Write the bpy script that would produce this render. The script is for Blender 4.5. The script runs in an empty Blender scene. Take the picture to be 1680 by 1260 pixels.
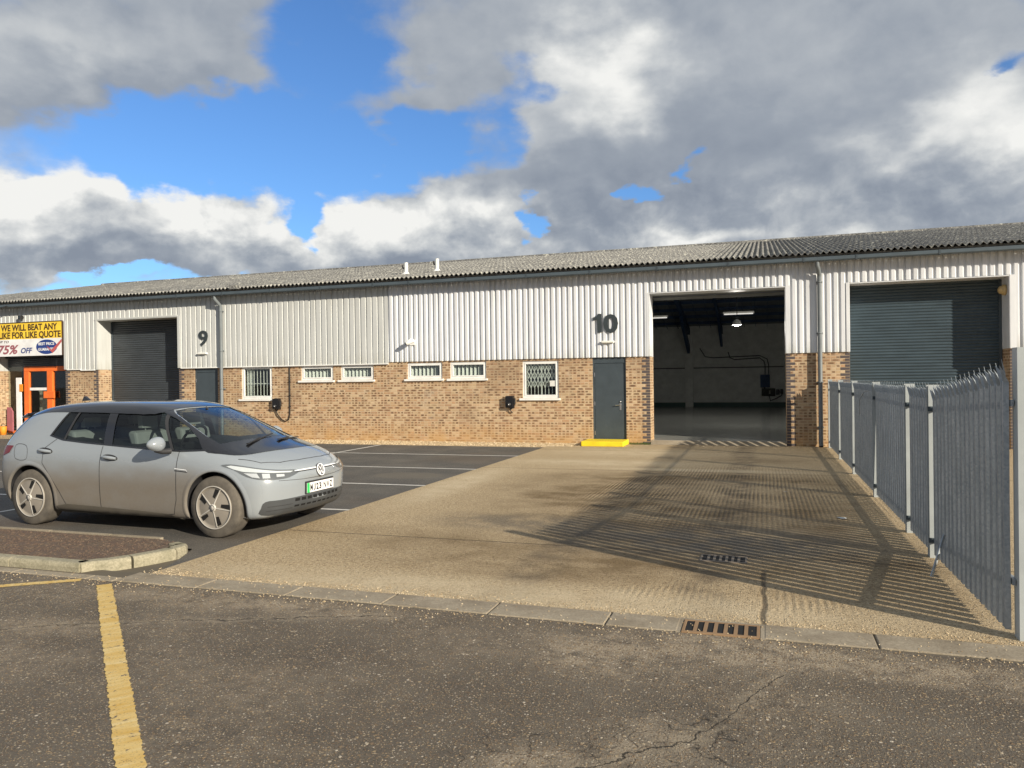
import bpy, bmesh, math, random
from mathutils import Vector, Matrix
from mathutils.bvhtree import BVHTree
random.seed(7)
R = math.radians
S = bpy.context.scene
COL = S.collection

# ---------------------------------------------------------------- camera
cd = bpy.data.cameras.new('camera'); cam = bpy.data.objects.new('camera', cd); COL.objects.link(cam)
cd.sensor_width = 36.0; cd.lens = 26.79; cd.clip_start = 0.05; cd.clip_end = 3000
yaw, pitch, roll = 0.3190, -0.0045, -0.0129
F = Vector((-math.sin(yaw)*math.cos(pitch), math.cos(yaw)*math.cos(pitch), math.sin(pitch)))
Rt = Vector((math.cos(yaw), math.sin(yaw), 0)); Up = Rt.cross(F)
R2 = Rt*math.cos(roll)+Up*math.sin(roll); U2 = -Rt*math.sin(roll)+Up*math.cos(roll)
cam.matrix_world = Matrix(((R2.x, U2.x, -F.x, 0), (R2.y, U2.y, -F.y, 0), (R2.z, U2.z, -F.z, 1.795), (0, 0, 0, 1)))
S.camera = cam
S.render.resolution_x = 1024; S.render.resolution_y = 768
S.view_settings.view_transform = 'Standard'; S.view_settings.look = 'None'
S.view_settings.exposure = 0.38; S.view_settings.gamma = 1.0

# ---------------------------------------------------------------- sun + sky
SUN_EL, SUN_AZ = R(20.5), R(120)
sd = bpy.data.lights.new('sun', 'SUN'); sd.energy = 5.0; sd.angle = R(0.5); sd.color = (1.0, 0.895, 0.735)
so = bpy.data.objects.new('sun', sd); COL.objects.link(so)
sv = Vector((math.sin(SUN_AZ)*math.cos(SUN_EL), math.cos(SUN_AZ)*math.cos(SUN_EL), math.sin(SUN_EL)))
so.rotation_euler = sv.to_track_quat('Z', 'Y').to_euler(); so.location = (30, -20, 30)

world = bpy.data.worlds.new('World'); S.world = world; world.use_nodes = True

class NT:
    """small helper to write node graphs as expressions"""
    def __init__(s, tree): s.t = tree; s.n = tree.nodes; s.l = tree.links
    def node(s, typ, **kw):
        n = s.n.new(typ)
        for k, v in kw.items(): setattr(n, k, v)
        return n
    def put(s, sock, v):
        if v is None: return
        if isinstance(v, bpy.types.NodeSocket): s.l.new(v, sock)
        else:
            if sock.type == 'RGBA' and len(v) == 3: v = (*v, 1)
            sock.default_value = v
    def math(s, op, a, b=None, c=None, clamp=False):
        n = s.node('ShaderNodeMath', operation=op, use_clamp=clamp)
        s.put(n.inputs[0], a); s.put(n.inputs[1], b); s.put(n.inputs[2], c); return n.outputs[0]
    def vmath(s, op, a, b=None):
        n = s.node('ShaderNodeVectorMath', operation=op); s.put(n.inputs[0], a); s.put(n.inputs[1], b)
        return n.outputs['Value'] if op in ('LENGTH', 'DOT_PRODUCT', 'DISTANCE') else n.outputs[0]
    def mr(s, v, a, b, c=0.0, d=1.0, smooth=False):
        n = s.node('ShaderNodeMapRange', interpolation_type='SMOOTHSTEP' if smooth else 'LINEAR')
        for i, x in enumerate((v, a, b, c, d)): s.put(n.inputs[i], x)
        return n.outputs[0]
    def mix(s, f, a, b, mode='MIX'):
        n = s.node('ShaderNodeMix', data_type='RGBA', blend_type=mode, clamp_factor=True)
        s.put(n.inputs[0], f); s.put(n.inputs[6], a); s.put(n.inputs[7], b); return n.outputs[2]
    def noise(s, v, scale, detail=4, rough=.55, dist=0.0):
        n = s.node('ShaderNodeTexNoise'); s.put(n.inputs['Vector'], v); n.inputs['Scale'].default_value = scale
        n.inputs['Detail'].default_value = detail; n.inputs['Roughness'].default_value = rough
        n.inputs['Distortion'].default_value = dist; return n.outputs['Fac']
    def vor(s, v, scale, feature='F1', out='Distance', rnd=1.0):
        n = s.node('ShaderNodeTexVoronoi', feature=feature); s.put(n.inputs['Vector'], v); n.inputs['Scale'].default_value = scale
        n.inputs['Randomness'].default_value = rnd; return n.outputs[out]
    def sep(s, v):
        n = s.node('ShaderNodeSeparateXYZ'); s.put(n.inputs[0], v); return n.outputs
    def comb(s, x=0.0, y=0.0, z=0.0):
        n = s.node('ShaderNodeCombineXYZ'); s.put(n.inputs[0], x); s.put(n.inputs[1], y); s.put(n.inputs[2], z); return n.outputs[0]
    def ramp(s, f, stops):
        n = s.node('ShaderNodeValToRGB'); s.put(n.inputs[0], f); e = n.color_ramp.elements
        e[0].position = stops[0][0]; e[0].color = (*stops[0][1], 1)
        e[1].position = stops[-1][0]; e[1].color = (*stops[-1][1], 1)
        for p, c in stops[1:-1]:
            x = e.new(p); x.color = (*c, 1)
        return n.outputs[0]

def build_world():
    t = NT(world.node_tree); t.n.clear()
    out = t.node('ShaderNodeOutputWorld'); bg = t.node('ShaderNodeBackground')
    t.l.new(bg.outputs[0], out.inputs[0]); bg.inputs[1].default_value = 0.1
    sky = t.node('ShaderNodeTexSky', sky_type='NISHITA', sun_disc=False)
    sky.sun_elevation = SUN_EL; sky.sun_rotation = SUN_AZ; sky.air_density = 1.0; sky.dust_density = 0.6; sky.ozone_density = 2.2
    d = t.node('ShaderNodeTexCoord').outputs['Generated']
    x, y, z = t.sep(d)[:3]
    az = t.math('MULTIPLY', t.math('ARCTAN2', x, y), 57.2958)
    el = t.math('MULTIPLY', t.math('ARCSINE', z), 57.2958)
    P = t.comb(az, el, 0.0)
    wp = t.node('ShaderNodeTexNoise'); t.put(wp.inputs['Vector'], t.comb(t.math('MULTIPLY', az, .07), t.math('MULTIPLY', el, .12), 0.0)); wp.inputs['Scale'].default_value = 2.2; wp.inputs['Detail'].default_value = 8; wp.inputs['Roughness'].default_value = .52
    P = t.vmath('ADD', P, t.vmath('MULTIPLY', t.vmath('SUBTRACT', wp.outputs['Color'], (.5, .5, .5)), (13, 10, 0)))
    def blobs(lst, V, wid=1.25):
        acc = None
        for (a, e, ra, re, amp) in lst:
            v = t.vmath('MULTIPLY', t.vmath('SUBTRACT', V, (a, e, 0)), (1/ra, 1/re, 0))
            m = t.mr(t.vmath('LENGTH', v), 0.0, wid, amp, 0.0, smooth=True)
            acc = m if acc is None else t.math('ADD', acc, m)
        return acc
    def field(off):
        """cloud relief sampled at a direction nudged by off (towards the sun for the shading)"""
        Q = t.vmath('ADD', t.comb(t.math('MULTIPLY', az, 0.085), t.math('MULTIPLY', el, 0.105), 0.0), off)
        return t.noise(Q, 1.35, 12, .50, .25), t.noise(t.vmath('ADD', Q, (3.3, 1.1, 0)), 4.6, 10, .55, .3), Q
    n1, wisp, Q = field((0, 0, 0)); n1s, wisps, _ = field((.05, .10, 0))
    n2 = t.noise(t.vmath('ADD', Q, (3.1, 5.7, 1.3)), .9, 5, .5, .3)
    soft = t.mr(el, 11.5, 16.5, 0, 1, True)              # high cloud is feathery, the low cumulus is crisp
    puff = t.math('SUBTRACT', 1.0, soft)
    dens = t.math('ADD', blobs(COVER, P), t.math('MULTIPLY', t.math('SUBTRACT', n1, 0.5), 2.3))
    dens = t.math('ADD', dens, t.math('MULTIPLY', t.math('SUBTRACT', wisp, 0.5), t.mr(puff, 0, 1, .5, 1.0)))
    dens = t.math('ADD', dens, t.math('ADD', t.mr(el, 24, 34, -0.10, 1.1, True), t.mr(t.math('ABSOLUTE', t.math('ADD', az, 18)), 46, 70, 0, .9, True)))  # unseen cloud overhead and behind, added to make ambient light less blue
    mask = t.mr(dens, t.mr(puff, 0, 1, -.35, -.15), t.mr(puff, 0, 1, 1.15, .62), 0, 1, True)
    br = t.math('ADD', blobs(WHITES, P), t.math('MULTIPLY', t.math('SUBTRACT', n2, 0.5), 0.45))
    br = t.math('ADD', br, t.math('MULTIPLY', t.math('SUBTRACT', n1, n1s), t.mr(puff, 0, 1, .7, 2.0)))
    br = t.math('ADD', br, t.math('MULTIPLY', t.math('SUBTRACT', wisp, wisps), t.mr(puff, 0, 1, .10, .50)))
    br = t.math('ADD', br, t.math('MULTIPLY', t.math('SUBTRACT', wisp, 0.5), t.mr(puff, 0, 1, .14, .50)))
    br = t.math('ADD', br, 0.36)
    col = t.ramp(br, [(0.0, (1.95, 2.25, 2.75)), (0.25, (2.5, 2.8, 3.25)), (0.5, (3.5, 3.75, 4.05)), (0.75, (5.0, 5.15, 5.2)), (1.0, (6.9, 6.9, 6.7))])
    skyc = t.mix(1.0, sky.outputs[0], SKYTINT, 'MULTIPLY')
    t.l.new(t.mix(mask, skyc, col), bg.inputs[0])
COVER = [(-50.9, 21.1, 16.2, 5.8, 1.3), (-40.1, 24.0, 14.0, 4.7, 1.1), (-50.0, 17.2, 7.4, 3.5, 0.9), (-43.2, 20.7, 8.3, 3.3, 0.8), (-40.2, 19.6, 5.1, 2.5, 0.3), (-24.4, 20.7, 8.7, 5.0, 1.0), (-27.1, 19.8, 6.8, 3.2, 0.6), (-19.8, 25.0, 11.9, 5.5, 1.1), (-49.1, 10.5, 8.3, 5.1, 1.6), (-51.4, 11.5, 5.4, 3.4, 0.5), (-43.8, 10.3, 5.0, 2.5, 0.5), (-38.7, 11.2, 6.0, 3.6, 1.2), (-36.7, 9.9, 8.7, 2.6, 0.7), (-28.1, 12.5, 7.7, 4.7, 1.3), (-30.8, 9.2, 13.4, 2.7, 0.9), (-21.8, 11.5, 7.3, 3.7, 0.8), (-13.0, 17.8, 11.9, 7.8, 1.3), (-10.3, 21.3, 9.1, 4.1, 0.6), (-15.4, 13.2, 10.1, 5.0, 0.9), (0.1, 17.6, 18.3, 10.0, 1.5), (11.4, 13.1, 15.1, 7.6, 1.3), (9.8, 21.4, 13.4, 6.5, 1.2), (-4.1, 24.2, 14.2, 5.3, 1.0), (14.5, 15.5, 6.2, 4.6, 0.6), (-4.2, 9.7, 17.8, 3.1, 0.7), (-50.1, 7.5, 6.2, 1.9, 0.5), (-36.7, 7.8, 18.2, 1.0, 0.6), (-6.4, 8.9, 22.4, 1.8, 0.6), (-35.4, 17.2, 14.4, 3.2, -1.3), (-45.5, 15.8, 8.9, 2.4, -1.2), (-30.6, 23.5, 5.8, 4.5, -1.6), (-27.9, 21.8, 3.2, 2.7, -0.4), (-33.7, 13.0, 2.0, 2.2, -1.5), (-43.0, 13.5, 2.9, 1.5, -0.6), (-16.6, 20.7, 3.7, 2.3, -1.6), (-18.5, 18.3, 2.3, 1.8, -1.0), (-23.5, 17.1, 6.4, 1.6, -1.0), (-46.7, 7.1, 3.2, 1.0, -1.5), (-45.0, 12.2, 1.2, 2.9, -0.7), (-5.0, 15.5, 1.6, 0.9, -1.8), (-7.9, 13.8, 1.7, 1.4, -2.2), (-17.1, 12.3, 1.7, 1.5, -2.0), (15.4, 19.3, 1.9, 1.3, -1.6)]
WHITES = [(-49.4, 12.5, 9.0, 3.9, 0.62), (-51.0, 12.7, 4.6, 2.3, 0.2), (-38.7, 11.9, 6.9, 3.4, 0.7), (-29.0, 12.9, 8.6, 3.8, 0.72), (-20.9, 11.9, 6.0, 3.7, 0.35), (-10.7, 21.7, 6.4, 3.9, 0.7), (-16.2, 18.9, 4.1, 2.7, 0.25), (14.5, 16.6, 5.0, 5.0, 0.6), (9.7, 15.6, 6.5, 1.6, 0.2), (6.8, 15.4, 5.0, 2.1, 0.15), (-4.2, 10.2, 5.3, 1.6, 0.55), (4.8, 9.9, 5.1, 1.3, 0.35), (-48.9, 21.2, 5.9, 2.8, 0.3), (-42.5, 22.6, 5.0, 2.5, 0.12), (3.7, 20.2, 8.5, 3.4, 0.06), (-49.3, 16.5, 8.6, 3.1, -0.15), (-21.7, 19.1, 7.3, 3.2, -0.12), (-27.2, 8.4, 12.7, 1.6, -0.36), (-48.4, 8.4, 7.9, 1.8, -0.26), (-2.9, 16.7, 11.5, 4.4, -0.2), (-14.0, 14.0, 10.1, 3.2, -0.22), (7.8, 11.6, 12.4, 2.5, -0.06), (-38.7, 9.2, 6.4, 1.5, -0.22), (-2.9, 13.8, 6.6, 2.2, -0.1), (-42.9, 18.5, 6.7, 2.1, -0.08)]
SKYTINT = (0.62, 0.90, 1.25)
build_world()

# ---------------------------------------------------------------- materials
MATS = {}
def newmat(name):
    m = bpy.data.materials.new(name); m.use_nodes = True
    t = NT(m.node_tree); b = t.n['Principled BSDF']; MATS[name] = m
    return m, t, b
def objc(t): return t.node('ShaderNodeTexCoord').outputs['Object']
def geop(t): return t.node('ShaderNodeNewGeometry').outputs['Position']
def bump(t, b, h, strength=.3, dist=.01):
    n = t.node('ShaderNodeBump'); n.inputs['Strength'].default_value = strength; n.inputs['Distance'].default_value = dist
    t.put(n.inputs['Height'], h); t.l.new(n.outputs[0], b.inputs['Normal'])
def scl(t, v, s): return t.vmath('MULTIPLY', v, s)
def plain(name, col, rough=.5, metal=0.0, var=.12, vscale=3.0, spec=.5, coat=0.0, emit=None):
    m, t, b = newmat(name)
    p = objc(t); n = t.noise(p, vscale, 6, .6)
    c = t.mix(t.mr(n, .3, .7), tuple(x*(1-var) for x in col), tuple(min(1, x*(1+var)) for x in col))
    t.put(b.inputs['Base Color'], c); b.inputs['Roughness'].default_value = rough; b.inputs['Metallic'].default_value = metal
    b.inputs['Specular IOR Level'].default_value = spec; b.inputs['Coat Weight'].default_value = coat
    if emit: b.inputs['Emission Color'].default_value = (*emit[0], 1); b.inputs['Emission Strength'].default_value = emit[1]
    return m

def mat_road():
    m, t, b = newmat('road_asphalt'); p = geop(t)
    base = t.noise(p, 1.3, 8, .6); fine = t.noise(p, 70, 4, .7)
    col = t.mix(t.mr(fine, .3, .7), (.040, .034, .027), (.165, .138, .106))
    col = t.mix(t.mr(base, .35, .7, 0, .6), col, (.20, .172, .132))
    x, y, z = t.sep(p)[:3]
    # worn pale patches by the kerb and along the crack belt
    def patch(cx, cy, rx, ry, s=1.0):
        v = t.vmath('MULTIPLY', t.vmath('SUBTRACT', p, (cx, cy, 0)), (1/rx, 1/ry, 0)); return t.mr(t.vmath('LENGTH', v), .1, 1, s, 0, True)
    pt = t.math('ADD', patch(.0, 5.2, 1.6, .42), patch(-1.1, 4.85, .7, .55, .7))
    pt = t.math('ADD', pt, patch(-4.6, 5.2, 1.7, .35, .7)); pt = t.math('ADD', pt, patch(-3.3, 5.25, 1.2, .3, .7))
    pt = t.math('ADD', pt, patch(-1.0, 3.1, .5, .9, .9)); pt = t.math('ADD', pt, patch(-.55, 3.7, .45, .6, .6)); pt = t.math('ADD', pt, patch(-5.3, 3.6, 1.3, .6, .55))
    pt = t.math('ADD', pt, patch(1.6, 5.1, 1.6, .4, .7)); pt = t.math('ADD', pt, patch(-5.1, 4.3, .8, .35, .6))
    far = t.math('MULTIPLY', t.mr(t.noise(t.vmath('ADD', p, (7, 2, 0)), .8, 5, .6), .5, .66), .45)
    pn = t.math('ADD', t.math('MULTIPLY', t.math('MULTIPLY', pt, 1.25), t.mr(t.noise(p, 4.5, 9, .70), .38, .58)), t.math('MULTIPLY', far, t.mr(t.noise(p, 9, 6, .7), .4, .6)), clamp=True)
    col = t.mix(t.math('MULTIPLY', pn, .85), col, t.mix(fine, (.26, .21, .145), (.50, .42, .31)))
    # loose chippings set in the surface: each voronoi cell is one stone of its own tone
    bumpacc = fine
    for sc, th, seed, amt in ((60, .44, 0, .9), (105, .36, 4, .85), (38, .90, 9, .9)):
        pp = t.vmath('ADD', p, (seed, seed*1.7, 0))
        n = t.node('ShaderNodeTexVoronoi'); t.put(n.inputs['Vector'], pp); n.inputs['Scale'].default_value = sc
        rc = t.sep(n.outputs['Color'])
        dens = t.math('ADD', rc[0], t.math('MULTIPLY', t.math('SUBTRACT', t.noise(pp, 2.2, 4, .6), .5), .55))
        dens = t.math('ADD', dens, t.math('MULTIPLY', pn, .25))
        sel = t.math('GREATER_THAN', dens, th)
        edge = t.mr(n.outputs['Distance'], .28, .42, 1, 0)
        f = t.math('MULTIPLY', sel, edge)
        sc_col = t.ramp(rc[1], [(0, (.13, .09, .06)), (.3, (.24, .165, .10)), (.6, (.38, .27, .15)), (.85, (.50, .40, .26)), (1, (.74, .66, .54))])
        col = t.mix(t.math('MULTIPLY', f, amt), col, sc_col)
        bumpacc = t.math('ADD', bumpacc, t.math('MULTIPLY', f, .6))
    # fine cracks inside the worn belts
    cr = t.vor(t.vmath('ADD', p, scl(t, t.vmath('SUBTRACT', t.node_noise(p, 6), (.5, .5, .5)), (.25, .25, 0))), 5.5, 'DISTANCE_TO_EDGE')
    ck = t.math('MULTIPLY', t.mr(cr, .0, .022, 1, 0), t.mr(t.math('ADD', patch(-1.0, 3.1, .8, 1.1), patch(-.4, 3.9, .5, .6)), .15, .5))
    col = t.mix(t.math('MULTIPLY', ck, .85), col, (.012, .010, .009))
    def crack(pts, w):
        acc = None; wob = t.math('MULTIPLY', t.math('SUBTRACT', t.noise(p, 3.2, 7, .7), .5), .35)
        for (x0, y0), (x1, y1) in zip(pts, pts[1:]):
            ty = t.math('DIVIDE', t.math('SUBTRACT', x, x0), x1-x0); ins = t.math('MULTIPLY', t.math('GREATER_THAN', ty, 0.0), t.math('LESS_THAN', ty, 1.0))
            yy = t.math('ADD', t.math('MULTIPLY', ty, y1-y0), y0); dy = t.math('ABSOLUTE', t.math('SUBTRACT', t.math('ADD', y, wob), yy))
            k = t.math('MULTIPLY', t.mr(dy, w*.35, w, 1, 0), ins); acc = k if acc is None else t.math('MAXIMUM', acc, k)
        return acc
    lc = t.math('MAXIMUM', crack([(-2.2, 2.35), (-1.5, 2.7), (-.9, 3.35), (-.3, 3.95), (.1, 4.9)], .012), crack([(-6.5, 3.2), (-5.2, 4.3), (-4.1, 4.75), (-2.7, 5.25)], .009))
    halo = t.math('MAXIMUM', crack([(-2.2, 2.35), (-1.5, 2.7), (-.9, 3.35), (-.3, 3.95), (.1, 4.9)], .22), crack([(-6.5, 3.2), (-5.2, 4.3), (-4.1, 4.75), (-2.7, 5.25)], .10))
    col = t.mix(t.math('MULTIPLY', t.math('MULTIPLY', halo, t.mr(t.noise(p, 11, 6, .7), .42, .6)), .6), col, (.36, .30, .215))
    col = t.mix(t.math('MULTIPLY', lc, .9), col, (.014, .012, .010))
    t.put(b.inputs['Base Color'], col); b.inputs['Roughness'].default_value = .82; b.inputs['Specular IOR Level'].default_value = .35
    bump(t, b, bumpacc, 1.0, .010)
def _nn(s, v, scale):
    n = s.node('ShaderNodeTexNoise'); s.put(n.inputs['Vector'], v); n.inputs['Scale'].default_value = scale; return n.outputs['Color']
NT.node_noise = _nn

def mat_apron():
    m, t, b = newmat('tamped_concrete'); p = geop(t); x, y, z = t.sep(p)[:3]
    big = t.noise(p, .45, 6, .6, .4); mid = t.noise(p, 2.6, 8, .65); fine = t.math('ADD', t.math('MULTIPLY', t.noise(p, 28, 6, .8), .6), t.math('MULTIPLY', t.noise(p, 95, 3, .7), .4))
    col = t.mix(t.mr(fine, .36, .66), (.17, .112, .058), (.80, .64, .40))
    # exposed aggregate stones
    n = t.node('ShaderNodeTexVoronoi'); t.put(n.inputs['Vector'], p); n.inputs['Scale'].default_value = 52
    rc = t.sep(n.outputs['Color'])
    f = t.math('MULTIPLY', t.mr(n.outputs['Distance'], .25, .45, 1, 0), t.math('GREATER_THAN', rc[0], .45))
    col = t.mix(t.math('MULTIPLY', f, .8), col, t.ramp(rc[1], [(0, (.10, .06, .03)), (.35, (.34, .22, .11)), (.7, (.66, .50, .30)), (1, (.88, .79, .62))]))
    # oily brown wear and damp: elongated patches, heavier mid apron and cleaner by the road edge and by the tarmac
    def patch(cx, cy, rx, ry, s=1.0):
        v = t.vmath('MULTIPLY', t.vmath('SUBTRACT', p, (cx, cy, 0)), (1/rx, 1/ry, 0)); return t.mr(t.vmath('LENGTH', v), .2, 1, s, 0, True)
    d = patch(-1.6, 10.2, 3.4, 4.2, .95)
    for a in ((-3.3, 12.6, 2.0, 2.6, .5), (-1.2, 14.0, 3.4, 1.3, .9), (-.2, 17.2, 1.6, 1.0, .4), (-2.0, 7.2, 3.6, 1.1, .55), (.9, 8.0, 1.4, 2.6, .8), (.9, 12.0, 1.2, 3.5, .55), (-.8, 8.0, 1.3, 1.3, .6), (-4.2, 8.0, 1.6, .9, .45)):
        d = t.math('ADD', d, patch(*a))
    d = t.math('MULTIPLY', d, t.mr(t.math('ADD', t.math('MULTIPLY', big, .5), t.math('MULTIPLY', mid, .5)), .33, .62, .35, 1.0))
    blot = t.mr(t.noise(t.vmath('MULTIPLY', p, (1.0, 1.6, 1)), .9, 9, .68, .4), .38, .60)
    col = t.mix(t.mr(t.math('MULTIPLY', d, t.mr(blot, 0, 1, .45, 1.15)), 0, .85, 0, .92), col, t.mix(fine, (.052, .036, .016), (.28, .185, .082)))
    tyre = t.math('MULTIPLY', t.mr(t.math('ABSOLUTE', t.math('SUBTRACT', t.math('ABSOLUTE', t.math('SUBTRACT', t.math('ADD', x, t.math('MULTIPLY', t.noise(p, .25, 2), .8)), -.9)), .85)), .10, .38, .55, 0, True), t.mr(mid, .35, .62))
    col = t.mix(tyre, col, (.075, .058, .040))
    # grey silt round the gully and pale laitance bands
    g = t.math('MULTIPLY', t.math('ADD', patch(-.5, 8.6, 2.6, 1.3, 1.0), patch(-2.9, 9.2, 1.8, .8, .7)), t.mr(mid, .32, .55))
    col = t.mix(t.math('MULTIPLY', g, .85), col, t.mix(fine, (.060, .054, .045), (.17, .155, .13)))
    pale = t.math('ADD', patch(-3.3, 16.2, 3.2, .9, .8), patch(-5.1, 12.5, .6, 3.6, .9)); pale = t.math('ADD', pale, patch(-3.0, 18.6, 3, 1.4, .8))
    pale = t.math('ADD', pale, patch(-2.0, 6.1, 5.0, .55, .8)); pale = t.math('ADD', pale, patch(-1.2, 15.2, 3.2, .35, .9))
    col = t.mix(t.math('MULTIPLY', pale, t.mr(mid, .35, .6, .3, .9)), col, t.mix(fine, (.42, .33, .20), (.86, .73, .51)))
    # slab joints
    jm = None
    for yy in (8.02, 14.9, 19.0):
        k = t.mr(t.math('ABSOLUTE', t.math('SUBTRACT', t.math('ADD', y, t.math('MULTIPLY', mid, .05)), yy)), .008, .02, 1, 0)
        jm = k if jm is None else t.math('MAXIMUM', jm, k)
    kx = t.mr(t.math('ABSOLUTE', t.math('SUBTRACT', t.math('ADD', x, t.math('MULTIPLY', mid, .08)), .02)), .01, .028, 1, 0)
    jm = t.math('MAXIMUM', jm, t.math('MULTIPLY', kx, t.mr(y, 7.3, 7.5, 1, 0)))
    col = t.mix(t.math('MULTIPLY', jm, .7), col, (.03, .022, .014))
    # tamping ridges running up the apron
    rid = t.math('SINE', t.math('ADD', t.math('ADD', t.math('MULTIPLY', x, 2*math.pi/.060), t.math('MULTIPLY', t.noise(p, .3, 1), 3.0)), t.math('MULTIPLY', t.noise(p, 7, 4), 3.0)))
    rmask = t.math('MULTIPLY', t.mr(t.noise(p, 1.3, 6, .65), .38, .60), t.mr(t.math('ADD', patch(-.6, 12.5, 3.0, 4.2, 1.5), patch(-.2, 6.5, 1.4, .5, .45)), 0, 1))
    rr = t.math('MULTIPLY', rid, rmask)
    col = t.mix(t.mr(rr, -.9, .1, .60, 0), col, (.065, .046, .027))
    t.put(b.inputs['Base Color'], col); b.inputs['Roughness'].default_value = .8; b.inputs['Specular IOR Level'].default_value = .35
    h = t.math('ADD', t.math('MULTIPLY', rr, .9), t.math('ADD', t.math('MULTIPLY', fine, 1.6), t.math('MULTIPLY', f, .9))); h = t.math('SUBTRACT', h, jm)
    bump(t, b, h, .9, .011)

def mat_tarmac():
    m, t, b = newmat('car_park_tarmac'); p = geop(t)
    fine = t.noise(p, 60, 4, .7); mid = t.noise(p, 1.1, 7, .62); big = t.noise(t.vmath('ADD', p, (5, 3, 0)), .35, 4, .5)
    col = t.mix(t.mr(fine, .3, .7), (.034, .032, .029), (.110, .102, .090))
    col = t.mix(t.mr(mid, .42, .7, 0, .6), col, (.15, .135, .11)); col = t.mix(t.mr(big, .5, .7, 0, .45), col, (.11, .075, .045))
    n = t.node('ShaderNodeTexVoronoi'); t.put(n.inputs['Vector'], p); n.inputs['Scale'].default_value = 70
    rc = t.sep(n.outputs['Color']); f = t.math('MULTIPLY', t.math('GREATER_THAN', rc[0], .68), t.mr(n.outputs['Distance'], .2, .42, 1, 0))
    col = t.mix(t.math('MULTIPLY', f, .75), col, (.28, .25, .19))
    # a round reinstated patch
    v = t.vmath('MULTIPLY', t.vmath('SUBTRACT', p, (-6.5, 13.25, 0)), (1/.75, 1/.5, 0)); ln = t.vmath('LENGTH', v)
    col = t.mix(t.mr(ln, .85, 1.0, .55, 0), col, (.14, .12, .09))
    t.put(b.inputs['Base Color'], col); b.inputs['Roughness'].default_value = .85
    bump(t, b, fine, .6, .006)

def mat_brick():
    m, t, b = newmat('buff_brick'); p = objc(t); x, y, z = t.sep(p)[:3]
    u = t.math('ADD', x, y); row = t.math('FLOOR', t.math('DIVIDE', z, .075))
    par = t.math('MODULO', row, 2)
    uu = t.math('DIVIDE', t.math('ADD', u, t.math('MULTIPLY', par, .1125)), .225)
    colid = t.math('FLOOR', uu)
    fx = t.math('FRACT', uu); fz = t.math('FRACT', t.math('DIVIDE', z, .075))
    # every few courses shows headers: half bricks
    rn = t.node('ShaderNodeTexWhiteNoise', noise_dimensions='2D'); t.put(rn.inputs['Vector'], t.comb(row, 3.0, 0))
    hd = t.math('GREATER_THAN', rn.outputs['Value'], .45)
    uu2 = t.math('MULTIPLY', uu, 2); fx2 = t.math('FRACT', uu2); id2 = t.math('FLOOR', uu2)
    fx = t.math('ADD', t.math('MULTIPLY', fx, t.math('SUBTRACT', 1, hd)), t.math('MULTIPLY', fx2, hd))
    cid = t.math('ADD', t.math('MULTIPLY', colid, t.math('SUBTRACT', 1, hd)), t.math('MULTIPLY', id2, hd))
    wn = t.node('ShaderNodeTexWhiteNoise', noise_dimensions='2D'); t.put(wn.inputs['Vector'], t.comb(cid, row, 0))
    r1, r2, r3 = t.sep(wn.outputs['Color'])[:3]
    tone = t.ramp(r1, [(0, (.43, .27, .15)), (.25, (.50, .36, .215)), (.5, (.56, .42, .27)), (.75, (.47, .29, .165)), (1, (.34, .22, .135))])
    # dark burnt centre of most bricks
    ex = t.math('ABSOLUTE', t.math('SUBTRACT', fx, .5)); ez = t.math('ABSOLUTE', t.math('SUBTRACT', fz, .45))
    nz = t.noise(p, 26, 3, .6)
    core = t.math('MULTIPLY', t.mr(t.math('ADD', ex, t.math('MULTIPLY', t.math('SUBTRACT', nz, .5), .35)), .24, .36, 1, 0), t.mr(ez, .22, .36, 1, 0))
    core = t.math('MULTIPLY', core, t.mr(r2, .25, .60))
    col = t.mix(t.math('MULTIPLY', core, .92), tone, t.mix(r3, (.12, .075, .045), (.24, .145, .08)))
    mor = t.math('MAXIMUM', t.mr(ez, .36, .46), t.mr(t.math('MULTIPLY', ex, t.math('SUBTRACT', 1.0, t.math('MULTIPLY', hd, .0))), .455, .49))
    col = t.mix(mor, col, (.56, .45, .31))
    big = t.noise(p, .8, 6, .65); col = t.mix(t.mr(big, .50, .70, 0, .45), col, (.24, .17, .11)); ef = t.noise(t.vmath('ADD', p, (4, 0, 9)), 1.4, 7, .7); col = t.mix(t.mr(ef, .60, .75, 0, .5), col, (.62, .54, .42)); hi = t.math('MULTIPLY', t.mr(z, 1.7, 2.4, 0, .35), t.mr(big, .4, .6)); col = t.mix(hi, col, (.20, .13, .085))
    # ochre staining up the lowest courses
    foot = t.math('MULTIPLY', t.mr(z, .05, .62, 1, 0), t.mr(t.noise(p, 1.7, 6, .6), .30, .62))
    col = t.mix(t.math('MULTIPLY', foot, .75), col, (.50, .30, .12))
    t.put(b.inputs['Base Color'], col); b.inputs['Roughness'].default_value = .9; b.inputs['Specular IOR Level'].default_value = .2
    bump(t, b, t.math('SUBTRACT', t.math('MULTIPLY', nz, .3), mor), .5, .008)

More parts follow.
